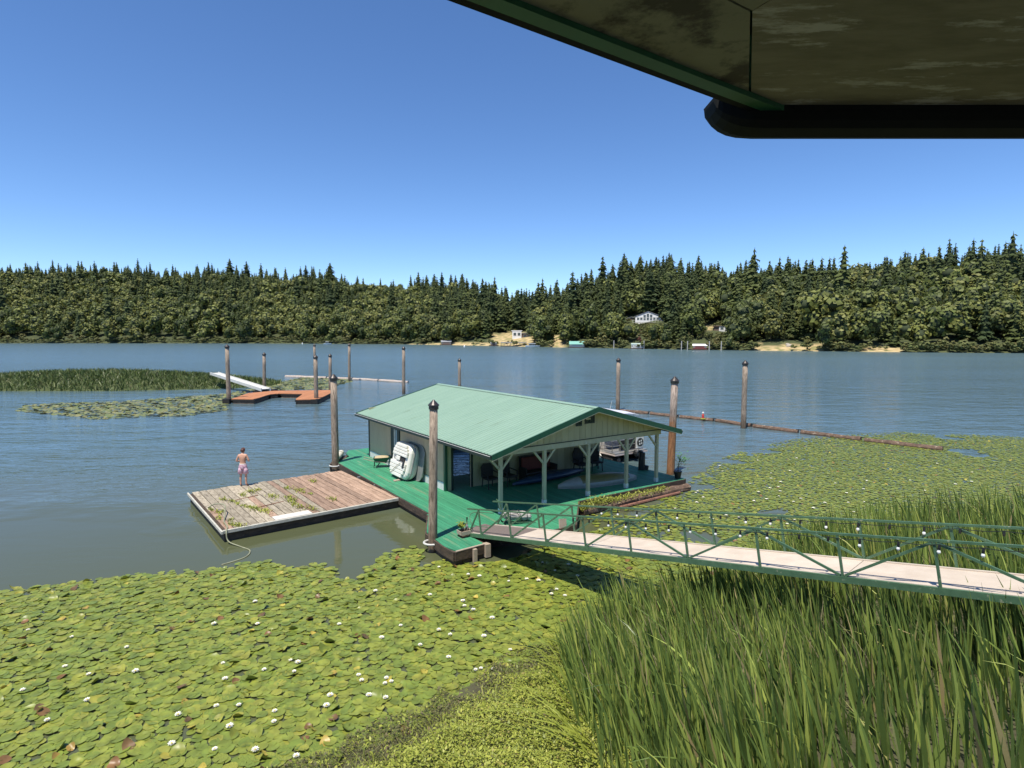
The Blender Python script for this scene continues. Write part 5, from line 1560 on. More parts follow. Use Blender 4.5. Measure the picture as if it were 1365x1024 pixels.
# round patterned disc seen on the stern fence
MB().tube([(-2.70, -.92, .95), (-2.665, -.92, .95)], .24, n=16).build('disc', M['black'], o)
for k in range(4):
    a = k * math.pi / 2 + .6; MB().box(-2.705, -.92 + .11 * math.cos(a) - .05, .95 + .11 * math.sin(a) - .05, -2.701, -.92 + .11 * math.cos(a) + .05, .95 + .11 * math.sin(a) + .05).build('mark', M['white'], o)
MB().box(-1.6, -.9, .56, -.4, .9, 1.0).build('seat', M['grey_bag'], pt, bevel=.05)
MB().box(.3, .1, .56, .9, .9, 1.35).build('console', M['grey_bag'], pt, bevel=.05)
for x in (-1.9, 1.3):
    for sg in (-1, 1): MB().tube([(x * .55, sg * 1.2, .56), (x, sg * 1.22, 2.55)], .02, n=6).build('canopy_pole', M['metal'], pt)
rings = [[Vector((x, y, 2.50 + .16 * (1 - (y / 1.3) ** 2) - .05 * abs((x + .3) / 1.9) ** 3 + dz_)) for y in (-1.3, -.9, -.45, 0, .45, .9, 1.3)] + [Vector((x, y, 2.46 + .16 * (1 - (y / 1.3) ** 2) - .05 * abs((x + .3) / 1.9) ** 3)) for y in (1.3, .9, .45, 0, -.45, -.9, -1.3)] for x, dz_ in ((-2.2, 0), (-1.2, .04), (-.3, .02), (.7, .04), (1.6, 0))]
MB().loft(rings).build('canopy', mat('pale lilac canopy', (.55, .56, .62), (.48, .49, .55), rough=.7), pt)
MB().tube([(-1.2, .1, 2.6), (-1.4, .1, 3.3)], [.015, .006], n=5).build('antenna', M['white'], pt)
rings = []
for s, w in ((-3.2, .10), (-3.08, .17), (-2.95, .15)):
    rings.append([Vector((s, -.2 + w * math.cos(a), .45 + w * 1.2 * math.sin(a))) for a in [k * .7854 for k in range(8)]])
MB().loft(rings).build('outboard_motor', M['black'], pt)
# white dinghy nose tied inside of it
e = thing('jet_ski', 'small white watercraft nose showing between the porch wall and the pontoon boat', 'boat', house_to_world(10.75, 7.2, 0), TH + math.pi / 2)
rings = []
for s, w, h in ((-1.1, .10, .30), (-.7, .34, .45), (0, .42, .5), (.9, .40, .48), (1.2, .36, .4)):
    rings.append([Vector((s, w * math.cos(a), .15 + h * (math.sin(a) * .5 + .35))) for a in [k * .6283 for k in range(10)]])
MB().loft(rings).build('hull', M['white'], e, smooth=True)
MB().box(0, -.15, .5, 1.0, .15, .72).build('seat', M['dark'], e, bevel=.04)

# ------------------------------------------------------------------ orange U shaped float at left
UP = [(-28.75, 60.27), (-26.2, 59.92), (-26.69, 64.9), (-25.98, 65.89), (-23.19, 65.39), (-21.96, 59.51), (-19.74, 59.92), (-20.33, 65.89), (-21.0, 70.0), (-27.96, 69.0), (-29.63, 66.32)]
e = thing('orange_float', 'orange brown U shaped floating dock at the left', 'dock', (0, 0, 0))
o = decking(UP, .30, .012, .44, .50).build('decking', M['rust'], e, rnd=True); o['kind'] = 'stuff'
MB().prism(UP, .28, .438).build('rim', M['dark'], e)  # near black colour paints in the shaded side of the float
for i in range(11):
    a, b = Vector(UP[i]), Vector(UP[(i + 1) % 11]); d = (b - a); L = d.length; d.normalize(); nn = Vector((-d.y, d.x)) * .12
    MB().bar((a.x + nn.x + d.x * .15, a.y + nn.y + d.y * .15, .08), (b.x + nn.x - d.x * .15, b.y + nn.y - d.y * .15, .08), .10, .38).build('float_log', M['log'], e)
for (x, y) in ((-29.2, 60.4), (-20.1, 60.1)): MB().box(x - .35, y - .35, .05, x + .35, y + .35, .5).build('piling_bracket', M['dark'], e)
# white ramp down to it
e = thing('white_ramp', 'white railed ramp from the marsh down to the orange float', 'ramp', (0, 0, 0))
a, b = Vector((-28.9, 69.2, .62)), Vector((-39.5, 78.5, 1.9))
d = (b - a).normalized(); s_ = Vector((-d.y, d.x, 0)).normalized()
for k in (-.5, .5):
    MB().bar(a + s_ * k, b + s_ * k, .09, .34).build('stringer', M['white_dull'], e)
    for i in range(6): MB().bar(a.lerp(b, i / 5) + s_ * k * 1.12 + Vector((0, 0, -.2)), a.lerp(b, i / 5) + s_ * k * 1.12 + Vector((0, 0, .2)), .07, .07, up=(1, 0, 0)).build('bracket', M['white_dull'], e)
mb = MB().bar(a + Vector((0, 0, .06)), b + Vector((0, 0, .06)), .9, .04); mb.build('walkway', M['white_dull'], e)
MB().box(-30.6, 69.6, .0, -28.6, 72.0, .45).build('landing', M['dark'], e)

# ------------------------------------------------------------------ log booms
def logs(pts, r, m, lab, group, name='boom_log'):
    for i, (a, b) in enumerate(zip(pts[:-1], pts[1:])):
        a, b = Vector(a), Vector(b); d = (b - a); L = d.length; d.normalize()
        e = thing(name, lab[i], 'log', (a + b) / 2, math.atan2(d.y, d.x), group)
        n_ = 7; P_ = [Vector((-L / 2 + .12 + (L - .24) * k / (n_ - 1), R.uniform(-.03, .03), .05 + R.uniform(-.015, .015))) for k in range(n_)]
        MB().tube(P_, [r * R.uniform(.9, 1.1) for _ in P_], n=9, jit=.07).build('trunk', m, e)
        for s in (-1, 1): MB().tube([(s * (L / 2 - .25), 0, r + .03), (s * (L / 2 + .12), 0, r + .05)], .03, n=5).build('chain', M['capmetal'], e)


bpts = [ground_point(x, y, 0) for x, y in ((826, 549), (866, 552.5), (905, 557), (953, 562), (1003, 569.5), (1066, 577.5), (1150, 588), (1260, 601))]
logs(bpts, .20, M['log'], ['brown boom log touching the pontoon boat canopy in view', 'brown boom log left of the orange brown piling', 'brown boom log carrying the small red marker', 'brown boom log between the red marker and the tall pale piling', 'brown boom log right of the tall pale piling', 'brown boom log at the right margin, first beyond the pale piling log', 'outermost brown boom log at the far right'], 'right log boom')
bpts = [ground_point(x, y, 0) for x, y in ((380, 502.5), (436, 504.5), (470, 506), (505, 508), (545, 510.5))]
logs(bpts, .24, M['log_pale'], ['pale boom log behind the lily patch at the left', 'pale boom log behind the two close pilings', 'pale boom log beside the distant pale piling', 'pale boom log at the free end of the left boom'], 'left log boom')
p = ground_point(937, 561.5, 0)
e = thing('channel_marker', 'small red and white channel marker standing on the log boom', 'buoy', (p.x, p.y, .2))
MB().lathe([(.17, 0), (.17, .5), (.12, .55), (.10, .7)], 10).build('marker_body', M['red_float'], e)
MB().lathe([(.12, .70), (.13, .80), (.04, .92)], 10).build('marker_top', M['white'], e)
MB().lathe([(.32, -.1), (.36, 0), (.3, .06)], 10).build('base', M['weed'], e)

e.scale = (.6, .6, .62)
# ------------------------------------------------------------------ near bank
SHORE = [(-30, -8), (-14, 1.5), (-9, 4.8), (-5.2, 7.9), (-2.9, 9.5), (-1.6, 10.6), (-.7, 11.6), (.6, 12.7), (2.2, 13.3), (3.8, 13.9), (6.5, 15.2), (10, 18), (15, 21), (25, 24), (60, 34)]
SA = np.array(SHORE, float)


def shore_dist(x, y):
    """signed distance to the shoreline, positive on the bank"""
    x = np.asarray(x, float); y = np.asarray(y, float)
    best = np.full(x.shape, 1e9); sign = np.ones(x.shape)
    for (ax, ay), (bx, by) in zip(SHORE[:-1], SHORE[1:]):
        dx, dy = bx - ax, by - ay; L2 = dx * dx + dy * dy
        t = np.clip(((x - ax) * dx + (y - ay) * dy) / L2, 0, 1)
        qx, qy = ax + t * dx - x, ay + t * dy - y
        d = np.hypot(qx, qy); cr = dx * (y - ay) - dy * (x - ax)
        m_ = d < best
        best = np.where(m_, d, best); sign = np.where(m_, np.where(cr < 0, 1, -1), sign)
    return best * sign


def bank_z(x, y):
    d = shore_dist(x, y)
    z = np.where(d > 0, .12 * d + .02 * d * d * (d < 6) + (d >= 6) * (.72 + .25 * (d - 6)), .25 * d)
    return np.clip(z, -1.5, 3.6)


gx = np.arange(-24, 46, .5); gy = np.arange(-10, 32, .5)
XX, YY = np.meshgrid(gx, gy, indexing='ij')
ZZ = bank_z(XX, YY) + np.vectorize(lambda a, b_: noise.noise(Vector((a * .7, b_ * .7, 0))) * .09)(XX, YY)
vs_ = np.stack([XX.ravel(), YY.ravel(), ZZ.ravel()], 1)
n1, n2 = len(gx), len(gy)
fs = [(i * n2 + j, (i + 1) * n2 + j, (i + 1) * n2 + j + 1, i * n2 + j + 1) for i in range(n1 - 1) for j in range(n2 - 1)]
me = bpy.data.meshes.new('bank'); me.from_pydata(vs_.tolist(), [], fs)
me.materials.append(mat('bank mud and thatch', (.085, .085, .035), (.05, .042, .022), rough=.95, scale=3, bump=.6, bscale=14, spots=((.11, .12, .035), 2.2, .55)))
me.polygons.foreach_set('use_smooth', [True] * len(me.polygons))
bank = bpy.data.objects.new('ground', me); C.objects.link(bank); tag(bank, kind='structure')


def inside(poly, x, y):
    x = np.asarray(x); y = np.asarray(y); c = np.zeros(x.shape, bool)
    n_ = len(poly)
    for i in range(n_):
        xa, ya = poly[i][:2]; xb, yb = poly[(i + 1) % n_][:2]
        m_ = ((ya > y) != (yb > y)) & (x < (xb - xa) * (y - ya) / ((yb - ya) + 1e-12) + xa)
        c ^= m_
    return c


def vnoise(x, y, s, z=0.0):
    return np.array([noise.noise(Vector((a * s, b_ * s, z))) for a, b_ in zip(x, y)])


def quads_mesh(name, V, Fq, rnd, mats, mi=None, smooth=False):
    """V (n,3), Fq (m,k) faces with the same number of corners"""
    k = Fq.shape[1]
    me = bpy.data.meshes.new(name)
    me.vertices.add(len(V)); me.vertices.foreach_set('co', V.astype(np.float32).ravel())
    me.loops.add(Fq.size); me.loops.foreach_set('vertex_index', Fq.astype(np.int32).ravel())
    me.polygons.add(len(Fq)); me.polygons.foreach_set('loop_start', np.arange(0, Fq.size, k, dtype=np.int32)); me.polygons.foreach_set('loop_total', np.full(len(Fq), k, dtype=np.int32))
    for m_ in mats: me.materials.append(m_)
    if mi is not None: me.polygons.foreach_set('material_index', mi.astype(np.int32))
    if smooth: me.polygons.foreach_set('use_smooth', np.ones(len(Fq), bool))
    me.update(calc_edges=True)
    at = me.attributes.new('rnd', 'FLOAT', 'FACE'); at.data.foreach_set('value', rnd.astype(np.float32))
    return me


# ------------------------------------------------------------------ water lily pads
def G2(pts): return [ground_point(x, y, 0)[:2] for x, y in pts]


POND = G2([(-300, 830), (-100, 800), (100, 776), (200, 764), (250, 760), (298, 757), (330, 750), (375, 749), (387, 757), (428, 751), (450, 758), (452, 771), (474, 772), (482, 762), (497, 748), (515, 738), (548, 729), (566, 733), (585, 745), (640, 752), (690, 742), (730, 722), (765, 706), (779, 700), (1000, 740), (1080, 800), (800, 1100), (200, 1300), (-500, 1300)])
FIELD = G2([(779, 698), (775, 690), (790, 684), (820, 677), (850, 668), (893, 657), (912, 650), (925, 636), (950, 618), (985, 602), (1020, 594), (1066, 584), (1200, 576), (1500, 588), (1900, 640), (1500, 800), (1066, 760), (900, 730)])
PATCH = G2([(20, 548), (70, 553), (130, 560), (190, 556), (250, 555), (303, 547), (306, 534), (335, 522), (362, 520.5), (440, 519.5), (452, 513), (474, 508), (440, 503), (405, 502.5), (385, 507), (350, 516), (298, 526), (230, 530), (160, 536), (90, 537), (30, 541)])


def pad_sites(poly, sp, keep, lim=36):
    xs = [p[0] for p in poly]; ys = [p[1] for p in poly]
    x0, x1, y0, y1 = max(min(xs), -lim), min(max(xs), 36), max(min(ys), 6.0), max(ys)
    gx = np.arange(x0, x1, sp); gy = np.arange(y0, y1, sp * .87)
    X, Y = np.meshgrid(gx, gy); X = X + (np.arange(len(gy)) % 2)[:, None] * sp / 2
    X = X.ravel() + rng.uniform(-.42, .42, X.size) * sp; Y = Y.ravel() + rng.uniform(-.42, .42, Y.size) * sp
    m_ = inside(poly, X, Y); X, Y = X[m_], Y[m_]
    m_ = shore_dist(X, Y) < .35; X, Y = X[m_], Y[m_]
    m_ = keep(X, Y); return X[m_], Y[m_]


def dpoly(poly, x, y):
    best = np.full(x.shape, 1e9)
    for i in range(len(poly)):
        (ax, ay), (bx, by) = poly[i], poly[(i + 1) % len(poly)]
        dx, dy = bx - ax, by - ay
        t = np.clip(((x - ax) * dx + (y - ay) * dy) / (dx * dx + dy * dy + 1e-9), 0, 1)
        best = np.minimum(best, np.hypot(ax + t * dx - x, ay + t * dy - y))
    return best


DECKW = [house_to_world(u, v)[:2] for u, v in P_FRONT]


def keep_pond(x, y):
    d = dpoly(POND, x, y); n_ = vnoise(x, y, .55, 3.0)
    return (rng.random(x.size) < np.clip(.35 + d / .5, 0, .97)) & (n_ > -.70 + .35 * np.clip(1 - d / 1.2, 0, 1)) & ~inside(DECKW, x, y)


def keep_field(x, y):
    d = dpoly(FIELD, x, y); n_ = vnoise(x, y, .35, 8.0); n2_ = vnoise(x * .5, y * 1.6, .5, 5.0)
    far = np.clip((y - 18) / 22, 0, 1)
    return (rng.random(x.size) < np.clip(.25 + d / 2.2, 0, 1) * (.97 - .12 * far)) & (n_ + n2_ * .6 > -.62 + .36 * np.clip(1 - d / 3, 0, 1)) & ~inside(DECKW, x, y)


px1, py1 = pad_sites(POND, .152, keep_pond)
px2, py2 = pad_sites(FIELD, .138, keep_field)
X = np.concatenate([px1, px2]); Y = np.concatenate([py1, py2])
# only the places the picture's sides could show
k_ = np.abs(X) < Y * .95 + 1.5; X, Y = X[k_], Y[k_]
order = np.argsort(Y + np.abs(X) * .15)
X, Y = X[order], Y[order]
NPAD = len(X)


def pad_shape(nv=13, seed=0, curl=0.0):
    """unit radius lily pad with its notch; centre first"""
    q = np.random.default_rng(seed)
    a = np.linspace(.11, 2 * math.pi - .11, nv); r = 1 + q.uniform(-.05, .05, nv)
    rim = np.stack([np.cos(a) * r, np.sin(a) * r, .035 + q.uniform(-.02, .05, nv) + curl * np.clip(np.cos(a - 2.4), 0, 1) ** 2], 1)
    mid = np.stack([np.cos(a) * .6, np.sin(a) * .6, np.full(nv, .0) + curl * .25 * np.clip(np.cos(a - 2.4), 0, 1)], 1)
    V = np.concatenate([[[.06, 0, -.02]], mid, rim])
    F = [(0, 1 + i, 2 + i) for i in range(nv - 1)]
    F4 = []
    for i in range(nv - 1): F += [(1 + i, 1 + nv + i, 2 + nv + i), (1 + i, 2 + nv + i, 2 + i)]
    return V, np.array(F)


SH_ = [pad_shape(13, i) for i in range(5)] + [pad_shape(13, 10 + i, c) for i, c in enumerate((.35, .6, 1.0))]
LOW = [pad_shape(8, i) for i in range(3)]
rad_ = rng.uniform(.090, .138, NPAD) * np.where(rng.random(NPAD) < .15, .68, 1) * np.where((Y > 19.5) & (X > 1.5), .78, 1)
rot = rng.uniform(0, 6.283, NPAD); tilt = np.abs(rng.normal(0, .035, NPAD)); tdir = rng.uniform(0, 6.283, NPAD)
dead = rng.random(NPAD) < .035
tilt = np.where(dead & (rng.random(NPAD) < .6), rng.uniform(.15, .5, NPAD), tilt)
rad_ = np.where(dead, rad_ * .72, rad_); zz = rng.uniform(.010, .038, NPAD)
rv = np.where(dead, rng.uniform(.90, .999, NPAD), rng.uniform(0, .935, NPAD))
# patches of fresher and of older leaves
NS = min(300, NPAD)


def pad_mat4(i):
    T = Matrix.Rotation(tilt[i], 4, Vector((math.cos(tdir[i]), math.sin(tdir[i]), 0)))
    return Matrix.Translation((X[i], Y[i], zz[i] + rad_[i] * math.sin(tilt[i]) * .5)) @ T @ Matrix.Rotation(rot[i], 4, 'Z') @ Matrix.Diagonal((rad_[i], rad_[i], rad_[i], 1))


PADME = {}
def pad_variant(si, cb):
    if (si, cb) not in PADME:
        V_, F_ = SH_[si]
        PADME[(si, cb)] = quads_mesh('lily_pad', V_, F_, np.full(len(F_), cb), [M['pad']], smooth=True)
    return PADME[(si, cb)]


# the 300 that show largest, in view
vis_ = np.where((np.abs(X) < Y * .86))[0]
sing = set(vis_[:NS].tolist())
BINS = [.03, .12, .22, .33, .45, .56, .68, .8, .9, .955, .972, .995]
for i in sorted(sing):
    curled = bool(dead[i] or R.random() < .05)
    si = 5 + i % 3 if curled else i % 5
    cb = min(BINS, key=lambda q: abs(q - rv[i]))
    o = bpy.data.objects.new('lily_pad', pad_variant(si, cb)); C.objects.link(o); o.matrix_world = pad_mat4(i)
    look = ('yellow' if .94 < cb < .965 else 'brown' if cb > .965 else 'yellow green' if cb > .85 or .4 < cb < .6 else 'mid green')
    form = 'curled up' if curled else ('broad flat' if rad_[i] > .124 else 'small flat' if rad_[i] < .100 else 'flat round')
    zone_ = ('outside the plank dock, far left of the weeds' if X[i] < -6 else 'at the lower left by the bank' if X[i] < -4.2 else 'left of the brown shore weeds' if X[i] < -2.6 else 'touching the brown shore weeds' if X[i] < -.9 else 'close to the left side of the reeds')
    tag(o, '%s %s lily pad %s' % (look, form, zone_), 'lily pad', '%s %s pads %s' % (look, form, zone_))
VV, FF, RR = [], [], []
vo = 0
for i in range(NPAD):
    if i in sing: continue
    if Y[i] > 21: V_, F_ = LOW[i % 3]; 
    else: V_, F_ = SH_[5 + i % 3] if (dead[i] or (i * 7919) % 100 < 5) else SH_[i % 5]
    c, s = math.cos(rot[i]), math.sin(rot[i]); r = rad_[i]
    P = np.stack([(V_[:, 0] * c - V_[:, 1] * s) * r, (V_[:, 0] * s + V_[:, 1] * c) * r, V_[:, 2] * r], 1)
    ax = np.array([math.cos(tdir[i]), math.sin(tdir[i])]); perp = P[:, 0] * -ax[1] + P[:, 1] * ax[0]
    P[:, 2] += perp * math.sin(tilt[i]) + r * math.sin(tilt[i]) * .5
    P += np.array([X[i], Y[i], zz[i]])
    VV.append(P); FF.append(F_ + vo); vo += len(V_); RR.append(np.full(len(F_), rv[i]))
me = quads_mesh('lily_pads', np.concatenate(VV), np.concatenate(FF), np.concatenate(RR), [M['pad']], smooth=True)
o = bpy.data.objects.new('lily_pads', me); C.objects.link(o); tag(o, 'thick carpet of green lily pads covering the near water', 'lily pads', kind='stuff')
print('pads', NPAD, 'tris', len(me.polygons))
# far lily patch round the orange float
X3, Y3 = pad_sites(PATCH, .40, lambda x, y: rng.random(x.size) < .9, 80)
m_ = ~inside(UP, X3, Y3); X3, Y3 = X3[m_], Y3[m_]
V_, F_ = pad_shape(6, 1); VV, FF = [], []
for i in range(len(X3)):
    r = rng.uniform(.16, .27); c, s = math.cos(i), math.sin(i)
    P = np.stack([(V_[:, 0] * c - V_[:, 1] * s) * r, (V_[:, 0] * s + V_[:, 1] * c) * r, V_[:, 2] * r + V_[:, 0] * r * rng.uniform(0, .35)], 1) + np.array([X3[i], Y3[i], .04])
    VV.append(P); FF.append(F_ + i * len(V_))
me = quads_mesh('far_lily_pads', np.concatenate(VV), np.concatenate(FF), np.repeat(rng.random(len(X3)), len(F_)), [M['pad_far']])
o = bpy.data.objects.new('far_lily_pads', me); C.objects.link(o); tag(o, 'yellowish lily patch on the water behind the orange float', 'lily pads', kind='stuff')

# flowers
def flower_parts(seed):
    q = random.Random(seed); mb = MB()
    for ring, (n_, L, up, w) in enumerate(((8, 1.0, .35, .26), (7, .85, .75, .24), (5, .6, 1.1, .2))):
        for k in range(n_):
            a = 2 * math.pi * k / n_ + ring * .4 + q.uniform(-.12, .12); d = Vector((math.cos(a), math.sin(a), 0)); t_ = Vector((-d.y, d.x, 0)); u = up * q.uniform(.8, 1.2)
            b0 = d * .08 + Vector((0, 0, .05)); m1 = d * L * .55 + Vector((0, 0, .05 + L * .5 * u)); tp = d * L + Vector((0, 0, .05 + L * u * .75))
            mb.add([b0, m1 + t_ * w, tp, m1 - t_ * w], [(0, 1, 2, 3)])
    st = MB().lathe([(.10, .05), (.2, .35), (.16, .42), (.02, .40)], 8)
    return mb.mesh('petals', M['petal']), st.mesh('stamens', M['stamen'])


FL = [flower_parts(i) for i in range(3)]
KNOWN = [(365, 962), (387, 880), (297, 884), (366, 948), (392, 895), (397, 883), (452, 832), (343, 832), (340, 802), (513, 911), (478, 900), (482, 907), (514, 930), (440, 927), (435, 941), (515, 904), (534, 834), (573, 793), (585, 840), (600, 846), (619, 808), (631, 813), (656, 824), (617, 801), (624, 766), (639, 768), (585, 756), (678, 775), (735, 792), (742, 786), (718, 774), (702, 772), (753, 794), (634, 893), (598, 876), (641, 891), (657, 892), (680, 866), (300, 905), (318, 940), (306, 968), (395, 1008), (340, 1000), (352, 893), (560, 860), (645, 848), (723, 750), (740, 761), (770, 768), (758, 753)]
fi = 0
for px, py in KNOWN + [(R.uniform(310, 740), R.uniform(775, 930)) for _ in range(4)] + [(R.uniform(20, 290), R.uniform(800, 1000)) for _ in range(14)]:
    p = ground_point(px, py, .05)
    if shore_dist(p.x, p.y) > .1 or not bool(inside(POND, np.array([p.x]), np.array([p.y]))[0]): continue
    s = R.uniform(.045, .078); pm, sm_ = FL[fi % 3]; fi += 1
    reg = ('at the lower left corner' if px < 420 and py > 860 else 'in the left part of the pond' if px < 480 else 'in the shade of the gangway' if px > 700 and py < 780 else 'in the middle of the pond' if py > 830 else 'below the corner piling of the green deck')
    e = thing('water_lily', 'white water lily blossom open among pads ' + reg, 'flower', (p.x, p.y, .045), R.uniform(0, 6), 'white water lilies ' + reg)
    e.scale = (s, s, s * R.uniform(.8, 1.1))
    for nm, me_ in (('petals', pm), ('stamens', sm_)):
        o = bpy.data.objects.new(nm, me_); C.objects.link(o); o.parent = e
for px, py in [(1010, 614), (1028, 631), (1000, 645), (1053, 628), (1062, 611), (950, 666), (929, 670), (968, 687), (949, 692), (1005, 668), (1040, 655), (1058, 669), (930, 655), (985, 690), (1012, 703), (888, 690), (858, 693), (900, 678)] + [(R.uniform(920, 1300), R.uniform(615, 700)) for _ in range(34)]:
    p = ground_point(px, py, .05)
    if not bool(inside(FIELD, np.array([p.x]), np.array([p.y]))[0]) or shore_dist(p.x, p.y) > -.3: continue
    s = R.uniform(.055, .085); pm, sm_ = FL[fi % 3]; fi += 1
    e = thing('water_lily', 'white water lily blossom in the pad field beyond the gangway', 'flower', (p.x, p.y, .045), R.uniform(0, 6), 'white water lilies beyond the gangway')
    e.scale = (s, s, s * .9)
    for nm, me_ in (('petals', pm), ('stamens', sm_)):
        o = bpy.data.objects.new(nm, me_); C.objects.link(o); o.parent = e

# ------------------------------------------------------------------ blades: reeds and grasses
def blades(name, x, y, z, h, w, lean_x, lean_y, bend, mats, rnd, segs=6, spread=.16, twist=True):
    n_ = len(x)
    dx = lean_x + rng.normal(0, spread, n_); dy = lean_y + rng.normal(0, spread, n_)
    fa = rng.uniform(0, math.pi, n_)
    rows = []
    for k in range(segs + 1):
        s = k / segs
        cx = x + dx * h * (s + bend * s ** 2.6) ; cy = y + dy * h * (s + bend * s ** 2.6)
        drop = np.where(bend > 1.2, (bend - 1.2) * .33 * s ** 3.2, 0)
        cz = z + h * (s - drop) * np.sqrt(np.clip(1 - (dx * dx + dy * dy) * .5, .3, 1))
        ww = w * (.75 + .6 * s) * np.clip((1 - s) * 2.6, 0.02, 1) ** .8
        a = fa + s * .7
        rows.append(np.stack([np.stack([cx - np.cos(a) * ww, cy - np.sin(a) * ww, cz], 1), np.stack([cx + np.cos(a) * ww, cy + np.sin(a) * ww, cz], 1)], 1))
    V = np.stack(rows, 1).reshape(-1, 3)           # n, segs+1, 2
    base = np.arange(n_)[:, None] * (segs + 1) * 2
    q = np.array([[2 * k, 2 * k + 1, 2 * k + 3, 2 * k + 2] for k in range(segs)])
    F = (base[:, :, None] + q[None]).reshape(-1, 4)
    return quads_mesh(name, V, F, np.repeat(rnd, segs), mats, smooth=True)


REED_L = [(2.1, 4.5), (1.25, 8.0), (1.15, 9.6), (1.0, 11.2), (1.15, 12.4), (1.8, 13.2)]


def reed_edge(y):
    return np.interp(y, [p[1] for p in REED_L], [p[0] for p in REED_L])


N = 125000
x = rng.uniform(.4, 24, N); y = rng.uniform(5.0, 22, N)
d = shore_dist(x, y)
clump = vnoise(x, y, .9, 2.0)
out_lim = -.55 - .9 * np.clip((x - 5) / 3, 0, 1)
m_ = (x > reed_edge(y) + clump * .35) & (d > out_lim + clump * .5) & (np.abs(x) < y * .95 + 2) & (y < 13.6 + .75 * np.clip(x - 2.0, 0, 30))
dens = np.where((x < y * .56), .40, .17) * np.clip(1.1 - (y - 9) * .03, .4, 1.1)
m_ &= rng.random(N) < dens * np.clip(.85 + clump * .6, .3, 1.3)
x, y, d, clump = x[m_], y[m_], d[m_], clump[m_]
n_ = len(x)
edge = np.clip((x - reed_edge(y)) / .9, 0, 1)
h = (.62 + 1.08 * rng.random(n_) ** .75) * (.72 + .28 * edge) * (1 + .12 * clump) * np.where(d < -.3, .85, 1)
rvv = np.clip(rng.beta(1.1, 1.3, n_) * .9 + .05 * clump, 0, .99); rvv = np.where(rng.random(n_) < .05, rng.uniform(.9, 1, n_), rvv)
bend = np.where(rng.random(n_) < .06, rng.uniform(1.3, 2.2, n_), rng.uniform(.0, .6, n_))
me = blades('reeds', x, y, np.maximum(bank_z(x, y), -.2) - .03, h, rng.uniform(.010, .025, n_), -.14, .0, bend, [M['reed']], rvv, segs=6, spread=.088)
o = bpy.data.objects.new('reeds', me); C.objects.link(o); tag(o, 'tall dense bed of green reeds on the right bank', 'reeds', kind='stuff')
print('reeds', n_)
# pale drooping blades on the left edge of the bed
n_ = 90
y = rng.uniform(8.0, 12.8, n_); x = reed_edge(y) + rng.normal(0, .14, n_)
me = blades('drooping_reeds', x, y, np.maximum(bank_z(x, y), 0), rng.uniform(.5, 1.1, n_), rng.uniform(.011, .02, n_), -.42, .0, rng.uniform(1.2, 2.6, n_), [M['weed']], rng.uniform(.5, .95, n_), segs=7, spread=.18)
o = bpy.data.objects.new('drooping_reeds', me); C.objects.link(o); tag(o, 'pale yellow green blades drooping from the left edge of the reed bed', 'reeds', kind='stuff')
# grass seed heads rising in the bed
n_ = 260
y = rng.uniform(8.2, 12, n_); x = reed_edge(y) + rng.uniform(.3, 5, n_)
me = blades('seed_heads', x, y, bank_z(x, y), rng.uniform(1.0, 1.5, n_), rng.uniform(.004, .007, n_), -.10, .0, rng.uniform(.3, 1.4, n_), [mat('dry grass heads', (.34, .30, .18), (.25, .21, .12), rough=.9)], rng.random(n_), segs=6, spread=.12)
o = bpy.data.objects.new('seed_heads', me); C.objects.link(o); tag(o, 'thin dry grass heads rising among the reeds', 'grass', kind='stuff')


# leafy shore weeds
def leaflets(name, x, y, z, L, mats, rnd, up=.6):
    n_ = len(x)
    a = rng.uniform(0, 6.283, n_); e_ = rng.uniform(-.1, 1.2, n_) * up
    d = np.stack([np.cos(a) * np.cos(e_), np.sin(a) * np.cos(e_), np.sin(e_)], 1); t_ = np.stack([-np.sin(a), np.cos(a), rng.uniform(-.5, .5, n_)], 1)
    P = np.stack([x, y, z], 1); L = L[:, None]; w = L * rng.uniform(.16, .30, n_)[:, None]
    V = np.stack([P, P + d * L * .45 + t_ * w, P + d * L, P + d * L * .45 - t_ * w], 1).reshape(-1, 3)
    return quads_mesh(name, V, np.arange(n_ * 4).reshape(-1, 4), rnd, mats)


N = 340000
x = rng.uniform(-10, 4.5, N); y = rng.uniform(5.5, 13.6, N)
d = shore_dist(x, y)
nz = vnoise(x[:1], y[:1], 1)  # placeholder value for the shape
c1 = np.sin(x * 2.1 + 1.3 * np.sin(y * 1.7)) * np.cos(y * 2.3 + .8 * np.sin(x * 1.9)); c2_ = np.sin(x * 5.3 + y * 3.1) * np.sin(y * 6.1 - x * 2.2)
m_ = (d > -.32 + c1 * .28 + c2_ * .12) & (x < reed_edge(y) + .5) & (y > 6.2) & (np.abs(x) < y * .92 + .5) & (7.1 - .80 * y < .9)
x, y, d, c1, c2_ = x[m_], y[m_], d[m_], c1[m_], c2_[m_]
hh = np.clip(.05 + .10 * np.clip(d + .3, 0, 1.6) + .08 * c1 + .05 * c2_, .02, .36)
z = np.maximum(bank_z(x, y), 0) + rng.random(len(x)) ** .7 * hh
brown = rng.random(len(x)) < np.clip(1.0 - (d - .15 + c1 * .3) / .9, .04, .88)
L = rng.uniform(.022, .058, len(x)) * np.where(rng.random(len(x)) < .12, 1.9, 1) * np.where(brown, .8, 1.05)
for nm, mk, mm, lab in (('shore_weeds', 'weed', ~brown, 'low yellow green leafy weeds covering the near bank'), ('brown_weeds', 'weed_brown', brown, 'brownish half drowned weeds along the edge of the lily pads')):
    me = leaflets(nm, x[mm], y[mm], z[mm], L[mm], [M[mk]], np.clip(rng.random(mm.sum()) * .9 + .05 * c1[mm], 0, .99))
    o = bpy.data.objects.new(nm, me); C.objects.link(o); tag(o, lab, 'weeds', kind='stuff')
print('weeds', len(x))
n_ = 9000
